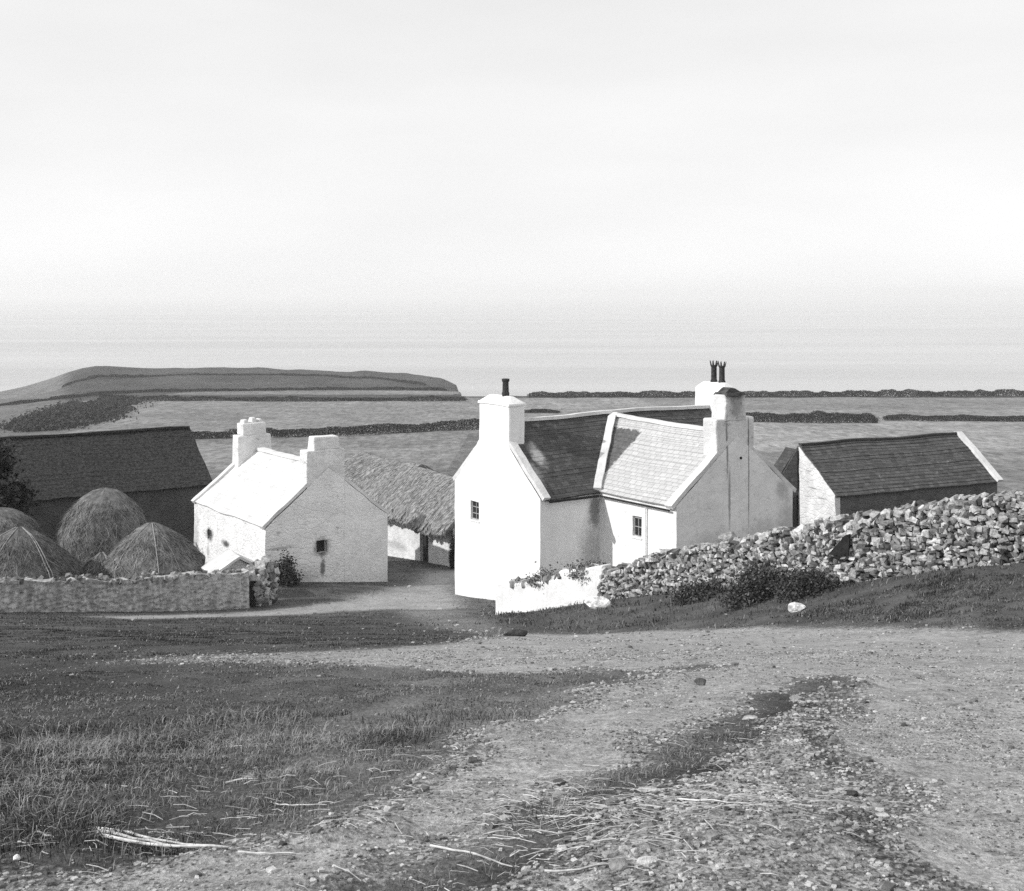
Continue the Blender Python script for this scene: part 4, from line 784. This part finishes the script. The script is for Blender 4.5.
# ------------------------------------------------------------------ grass, gravel and straw on the near ground
def scatter(n, y0, y1, rg, xr=.47, pad=1.2):
    y = np.sqrt(rg.uniform(y0*y0, y1*y1, n)); x = rg.uniform(-1, 1, n)*(xr*y+pad); return x, y
rg = np.random.default_rng(11); BV = []; BT_ = []
for (n, y0, y1) in ((230000, 2.7, 6.5), (190000, 6.5, 13), (230000, 13, 26), (160000, 26, 62)):
    x, y = scatter(n, y0, y1, rg); p = path_at(x, y); dens = np.clip(1-1.5*p, 0, 1)**1.5
    strip = (x > -.45+.0*y) & (y < 12) & (x < 3.2); strip = strip & (np.abs(p-.48) < .2); dens = np.where(strip, .12*sst(.5, .65, vn(x, y, .35, 97)), dens)
    dens = dens*sst(.40, .64, .55*vn(x, y, .8, 91)+.45*vn(x, y, .22, 99)+.05)*np.where((y > 40), .8, 1)
    k = rg.random(n) < dens; x, y = x[k], y[k]; n = len(x); strip = strip[k]
    bank = sst(-.6, .6, (x-.5)*.7+(y-30)*.62-.0) * (y < 40) * (x > -1)
    tall = sst(.35, .75, vn(x, y, 1.1, 96))*(y < 7.5)*(x < .2)*sst(3.7, 4.5, y); h = rg.uniform(.008, .028, n)*(1+.9*vn(x, y, 1.2, 92)+2.0*tall)*np.where(strip, .55, 1)*np.where(y > 26, 1.5, 1)*(1+1.2*bank)*np.where(y > 7, .8, 1)
    h = h*np.where(y > 13, .35+1.9*vn(x, y, .45, 101)**1.3, 1)
    dry = rg.random(n) < np.clip(.06+.6*p[k]*(~strip)+.5*sst(.42, .75, vn(x, y, 1.6, 93))*(y < 14)+.03*bank, 0, .8)*np.where(y > 9, .5, 1)
    tn = np.where(dry, rg.uniform(.16, .36, n), rg.uniform(.035, .12, n)*(.5+1.1*vn(x, y, .7, 98))*np.where(y < 13, .6+.7*sst(-.42, .02, x/y), np.where(x < .5, .7, 1))*np.where(y > 13, .42+1.9*vn(x, y, .6, 94, 4)**1.6, 1)); h = np.where(dry, h*1.25, h)  # blades on the left darkened too, shade painted into their tone
    w = np.maximum(rg.uniform(.0008, .0020, n), .00036*y)*np.where(dry, .8, 1); a = rg.uniform(0, 6.283, n); ln = rg.uniform(.3, 1.5, n); d = np.stack([np.cos(a), np.sin(a), 0*a], 1); s = np.stack([-np.sin(a), np.cos(a), 0*a], 1)
    z0 = gheight(x, y)-.01; b = np.c_[x, y, z0]; up = np.array([0, 0, 1.]); m = b+(d*ln[:, None]*.28+up*.62)*h[:, None]; t = b+(d*ln[:, None]*.95+up*(1.0-.22*ln)[:, None])*h[:, None]; W = s*w[:, None]
    BV.append(np.stack([b-W, b+W, m+W*.8, m-W*.8, t], 1)); BT_.append(np.repeat(tn, 5))
V = np.concatenate(BV).reshape(-1, 3); n = len(V)//5; i = np.arange(n)*5
F = np.concatenate([np.stack([i, i+1, i+2], 1), np.stack([i, i+2, i+3], 1), np.stack([i+3, i+2, i+4], 1)])
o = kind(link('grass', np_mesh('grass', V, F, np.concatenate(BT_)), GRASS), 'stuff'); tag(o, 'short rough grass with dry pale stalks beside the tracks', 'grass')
rg = np.random.default_rng(12); gV = []; gF = []; gT = []; off_ = 0; SH = [hulls(1, 7000+q)[0] for q in range(12)]
for (n, y0, y1, s0, s1) in ((80000, 2.8, 8, .0025, .0075), (50000, 8, 16, .005, .012), (13000, 16, 30, .010, .026), (900, 30, 56, .02, .06)):
    x, y = scatter(n, y0, y1, rg); p = path_at(x, y); strip = (np.abs(p-.48) < .14); k = rg.random(n) < np.where(strip & (y < 12), .85, .02+.75*p*sst(.30, .62, vn(x, y, .9, 95))); x, y, strip = x[k], y[k], strip[k]
    z0 = gheight(x, y); n = len(x); sz = np.where(strip, 1.55, 1)*rg.uniform(s0, s1, n)*rg.uniform(.45, 1.0, n)*np.where(rg.random(n) < .02, 2.3, 1); az = rg.uniform(0, 6.28, n); w = rg.integers(0, 12, n); tn = rg.uniform(.09, .46, n)
    for q in range(12):
        j = np.where(w == q)[0]
        if not len(j): continue
        hv, hf = SH[q]; c, s_ = np.cos(az[j])[:, None], np.sin(az[j])[:, None]; X = hv[None, :, 0]*1.2; Y = hv[None, :, 1]
        P = np.stack([(X*c-Y*s_)*sz[j, None]+x[j, None], (X*s_+Y*c)*sz[j, None]+y[j, None], hv[None, :, 2]*.6*sz[j, None]+(z0[j]+sz[j]*.22)[:, None]], -1).reshape(-1, 3)
        gV.append(P); gF.append((hf[None]+(np.arange(len(j))*len(hv))[:, None, None]).reshape(-1, 3)+off_); gT.append(np.repeat(tn[j], len(hv))); off_ += len(P)
o = kind(link('gravel', np_mesh('gravel', np.concatenate(gV), np.concatenate(gF), np.concatenate(gT)), STONE), 'stuff'); tag(o, 'loose gravel and small stones on the cart tracks', 'gravel')
rg = np.random.default_rng(13); SVs = []; STs = []
for (n, cx, cy, sx, sy) in ((380, .22, 4.45, .26, .32), (150, .85, 4.65, .3, .22), (110, -1.15, 4.3, .35, .3), (160, -.6, 5.2, .7, .6), (60, 1.1, 6.0, .4, .8), (50, .2, 3.75, .5, .2)):
    x = rg.normal(cx, sx, n); y = np.clip(rg.normal(cy, sy, n), 2.8, 12); a = rg.normal(-.25, .55, n); l = rg.uniform(.012, .05, n)*np.where(rg.random(n) < .1, 1.8, 1); w = rg.uniform(.0008, .0018, n)
    d = np.stack([np.cos(a), np.sin(a), 0*a], 1); s = np.stack([-np.sin(a), np.cos(a), .3+0*a], 1)*w[:, None]; mid = np.stack([rg.normal(0, .004, n), rg.normal(0, .004, n), rg.uniform(.0, .008, n)], 1); c = np.c_[x, y, gheight(x, y)+.008]; p0 = c-d*l[:, None]; p1 = c+d*l[:, None]; p0[:, 2] = gheight(p0[:, 0], p0[:, 1])+.013; p1[:, 2] = gheight(p1[:, 0], p1[:, 1])+.013; c = (p0+p1)/2+mid
    SVs.append(np.stack([p0-s, p0+s, c+s, c-s, p1+s, p1-s], 1)); STs.append(np.repeat(rg.uniform(.25, .55, n), 6))
V = np.concatenate(SVs).reshape(-1, 3); i = np.arange(len(V)//6)*6; F = np.concatenate([np.stack([i, i+1, i+2, i+3], 1), np.stack([i+3, i+2, i+4, i+5], 1)])
o = kind(link('straw_litter', np_mesh('straw_litter', V, F, np.concatenate(STs)), STRAW), 'stuff'); tag(o, 'scattered broken straw on the rough strip between the tracks', 'straw')
def stalk(label, p, q, r, tn=.55, sag=.02, seed=0):
    rg = np.random.default_rng(seed); P = []
    for k in range(9):
        t = k/8; x = p[0]+(q[0]-p[0])*t+rg.normal(0, .004)+sag*math.sin(t*3.1); y = p[1]+(q[1]-p[1])*t+rg.normal(0, .004); P.append((x, y, float(gheight(np.array([x]), np.array([y]))[0])))
    zs = np.array([c[2] for c in P]); zl = np.maximum(np.linspace(zs[0], zs[-1], 9), zs)*.6+zs*.4+r*.9+.006; P = [(a, b, c) for (a, b, _), c in zip(P, zl)]; o0 = P[0]
    mb = MB(); mb.tube([(a-o0[0], b-o0[1], c-o0[2]) for a, b, c in P], [r*(1-.45*k/8) for k in range(9)], 7); o = mb.build('dry_stalk', STRAW, smooth=True); o.location = o0
    at_ = o.data.attributes.new('tone', 'FLOAT', 'POINT'); at_.data.foreach_set('value', np.full(len(o.data.vertices), tn, np.float32)); return tag(o, label, 'stalk', 'dry stalks lying on the ground')
stalk('thickest pale stalk of the bundle in the lower left grass', (-1.40, 4.20), (-.92, 4.02), .0065, .6, 0, 1)
stalk('upper pale stalk of the bundle in the lower left grass', (-1.46, 4.33), (-1.0, 4.12), .0055, .55, .01, 2)
stalk('middle stalk of the bundle, lying between the thickest and the upper one', (-1.43, 4.26), (-1.02, 4.09), .006, .5, 0, 3)
stalk('short stalk lying in the grass left of the bundle', (-1.66, 4.34), (-1.56, 4.24), .005, .5, 0, 4)
stalk('shortest stalk at the far left below the short one', (-1.67, 4.19), (-1.60, 4.12), .0045, .5, 0, 5)
stalk('straight stalk right of the bundle', (-1.19, 4.27), (-1.10, 4.19), .0045, .55, 0, 6)
stalk('long thin curved stalk at the left edge of the near track', (-.94, 4.83), (-.70, 4.72), .0035, .5, -.03, 7)
stalk('pale twig in the grass above the curved stalk', (-1.22, 5.28), (-1.08, 5.26), .0045, .5, 0, 8)
stalk('long thin stalk lying at the bottom left on the bare track', (-.88, 3.99), (-.66, 3.95), .0035, .5, 0, 9)
stalk('long bent twig at the lower middle where the track meets the rough strip', (-.27, 4.15), (.0, 3.96), .0045, .5, .01, 10)
stalk('stalk across the lower rough strip beside the grey cobble', (.10, 3.80), (.31, 3.82), .0038, .5, 0, 11)
stalk('forked pale stalk amid the straw right of the middle', (.62, 4.64), (.86, 4.52), .004, .55, 0, 12)
stalk('dark-shadowed stalk pointing to the right road', (.78, 4.42), (.98, 4.62), .004, .5, 0, 13)
stalk('upper stalk in the tangle of straw at the lower centre', (.06, 4.50), (.26, 4.38), .0038, .5, 0, 14)
# ------------------------------------------------------------------ camera, sky, sun
cam = bpy.data.cameras.new('camera'); co = bpy.data.objects.new('camera', cam); COL.objects.link(co); SC.camera = co
co.location = (0, 0, H0); co.rotation_euler = (R(90), 0, 0); cam.sensor_width = 36; cam.lens = 1237/1024*36; cam.shift_y = -(445.5-293)/1024; cam.clip_start = .1; cam.clip_end = 100000
SUN = Vector((-.93, -.36, 0)).normalized(); EL = R(32)
sl = bpy.data.lights.new('sun', 'SUN'); sl.energy = SUN_E; sl.angle = R(.5); sl.color = (1, .995, .985); so = bpy.data.objects.new('sun', sl); COL.objects.link(so)
so.rotation_euler = Vector((SUN.x*math.cos(EL), SUN.y*math.cos(EL), math.sin(EL))).to_track_quat('Z', 'Y').to_euler(); so.location = (-40, 20, H0+60)
w = bpy.data.worlds.new('World'); SC.world = w; w.use_nodes = True; nt = w.node_tree; nt.nodes.clear()
sky = nt.nodes.new('ShaderNodeTexSky'); sky.sky_type = 'NISHITA'; sky.sun_disc = False; sky.sun_elevation = EL; sky.sun_rotation = math.atan2(SUN.x, SUN.y); sky.air_density = 1.0; sky.dust_density = .4
bw = nt.nodes.new('ShaderNodeRGBToBW'); nt.links.new(sky.outputs[0], bw.inputs[0])      # a monochrome plate: brightness only
ma = nt.nodes.new('ShaderNodeMath'); ma.operation = 'MULTIPLY_ADD'; nt.links.new(bw.outputs[0], ma.inputs[0]); ma.inputs[1].default_value = .14; ma.inputs[2].default_value = 2.98   # uniform grey added to even out the sky and brighten shaded walls
tcw = nt.nodes.new('ShaderNodeTexCoord'); mpw = nt.nodes.new('ShaderNodeMapping'); mpw.inputs['Scale'].default_value = (1.2, 1.2, 5); nt.links.new(tcw.outputs['Generated'], mpw.inputs[0])
nzw = nt.nodes.new('ShaderNodeTexNoise'); nzw.inputs['Scale'].default_value = 2.2; nzw.inputs['Detail'].default_value = 5; nt.links.new(mpw.outputs[0], nzw.inputs['Vector'])
mrw = nt.nodes.new('ShaderNodeMapRange'); mrw.inputs[1].default_value = .3; mrw.inputs[2].default_value = .7; mrw.inputs[3].default_value = .95; mrw.inputs[4].default_value = 1.05; nt.links.new(nzw.outputs[0], mrw.inputs[0])
mm = nt.nodes.new('ShaderNodeMath'); mm.operation = 'MULTIPLY'; nt.links.new(ma.outputs[0], mm.inputs[0]); nt.links.new(mrw.outputs[0], mm.inputs[1])
cmb = nt.nodes.new('ShaderNodeCombineColor'); [nt.links.new(mm.outputs[0], cmb.inputs[i]) for i in range(3)]
bg = nt.nodes.new('ShaderNodeBackground'); bg.inputs[1].default_value = SKY_S; nt.links.new(cmb.outputs[0], bg.inputs[0]); ow = nt.nodes.new('ShaderNodeOutputWorld'); nt.links.new(bg.outputs[0], ow.inputs[0])
vs = SC.view_settings; SC.display_settings.display_device = 'sRGB'; vs.view_transform = 'Standard'; vs.look = 'None'; vs.gamma = 1; vs.use_curve_mapping = False; vs.exposure = EXPO
if HAZE:
    mb = MB(); mb.box((-20000, -400, -1.0), (20000, 26000, H0+26)); hz = kind(mb.build('haze', None, uv=False), 'stuff')
    hm = bpy.data.materials.new('sea_haze'); hm.use_nodes = True; hm.node_tree.nodes.clear(); pv = hm.node_tree.nodes.new('ShaderNodeVolumePrincipled'); pv.inputs['Color'].default_value = (.98, .98, .98, 1); pv.inputs['Density'].default_value = HAZE; pv.inputs['Anisotropy'].default_value = .2
    mo = hm.node_tree.nodes.new('ShaderNodeOutputMaterial'); hm.node_tree.links.new(pv.outputs[0], mo.inputs['Volume']); hz.data.materials.append(hm)
SC.render.filter_size = 1.6; SC.cycles.use_denoising = DENOISE; SC.cycles.max_bounces = 8; SC.cycles.volume_bounces = 3
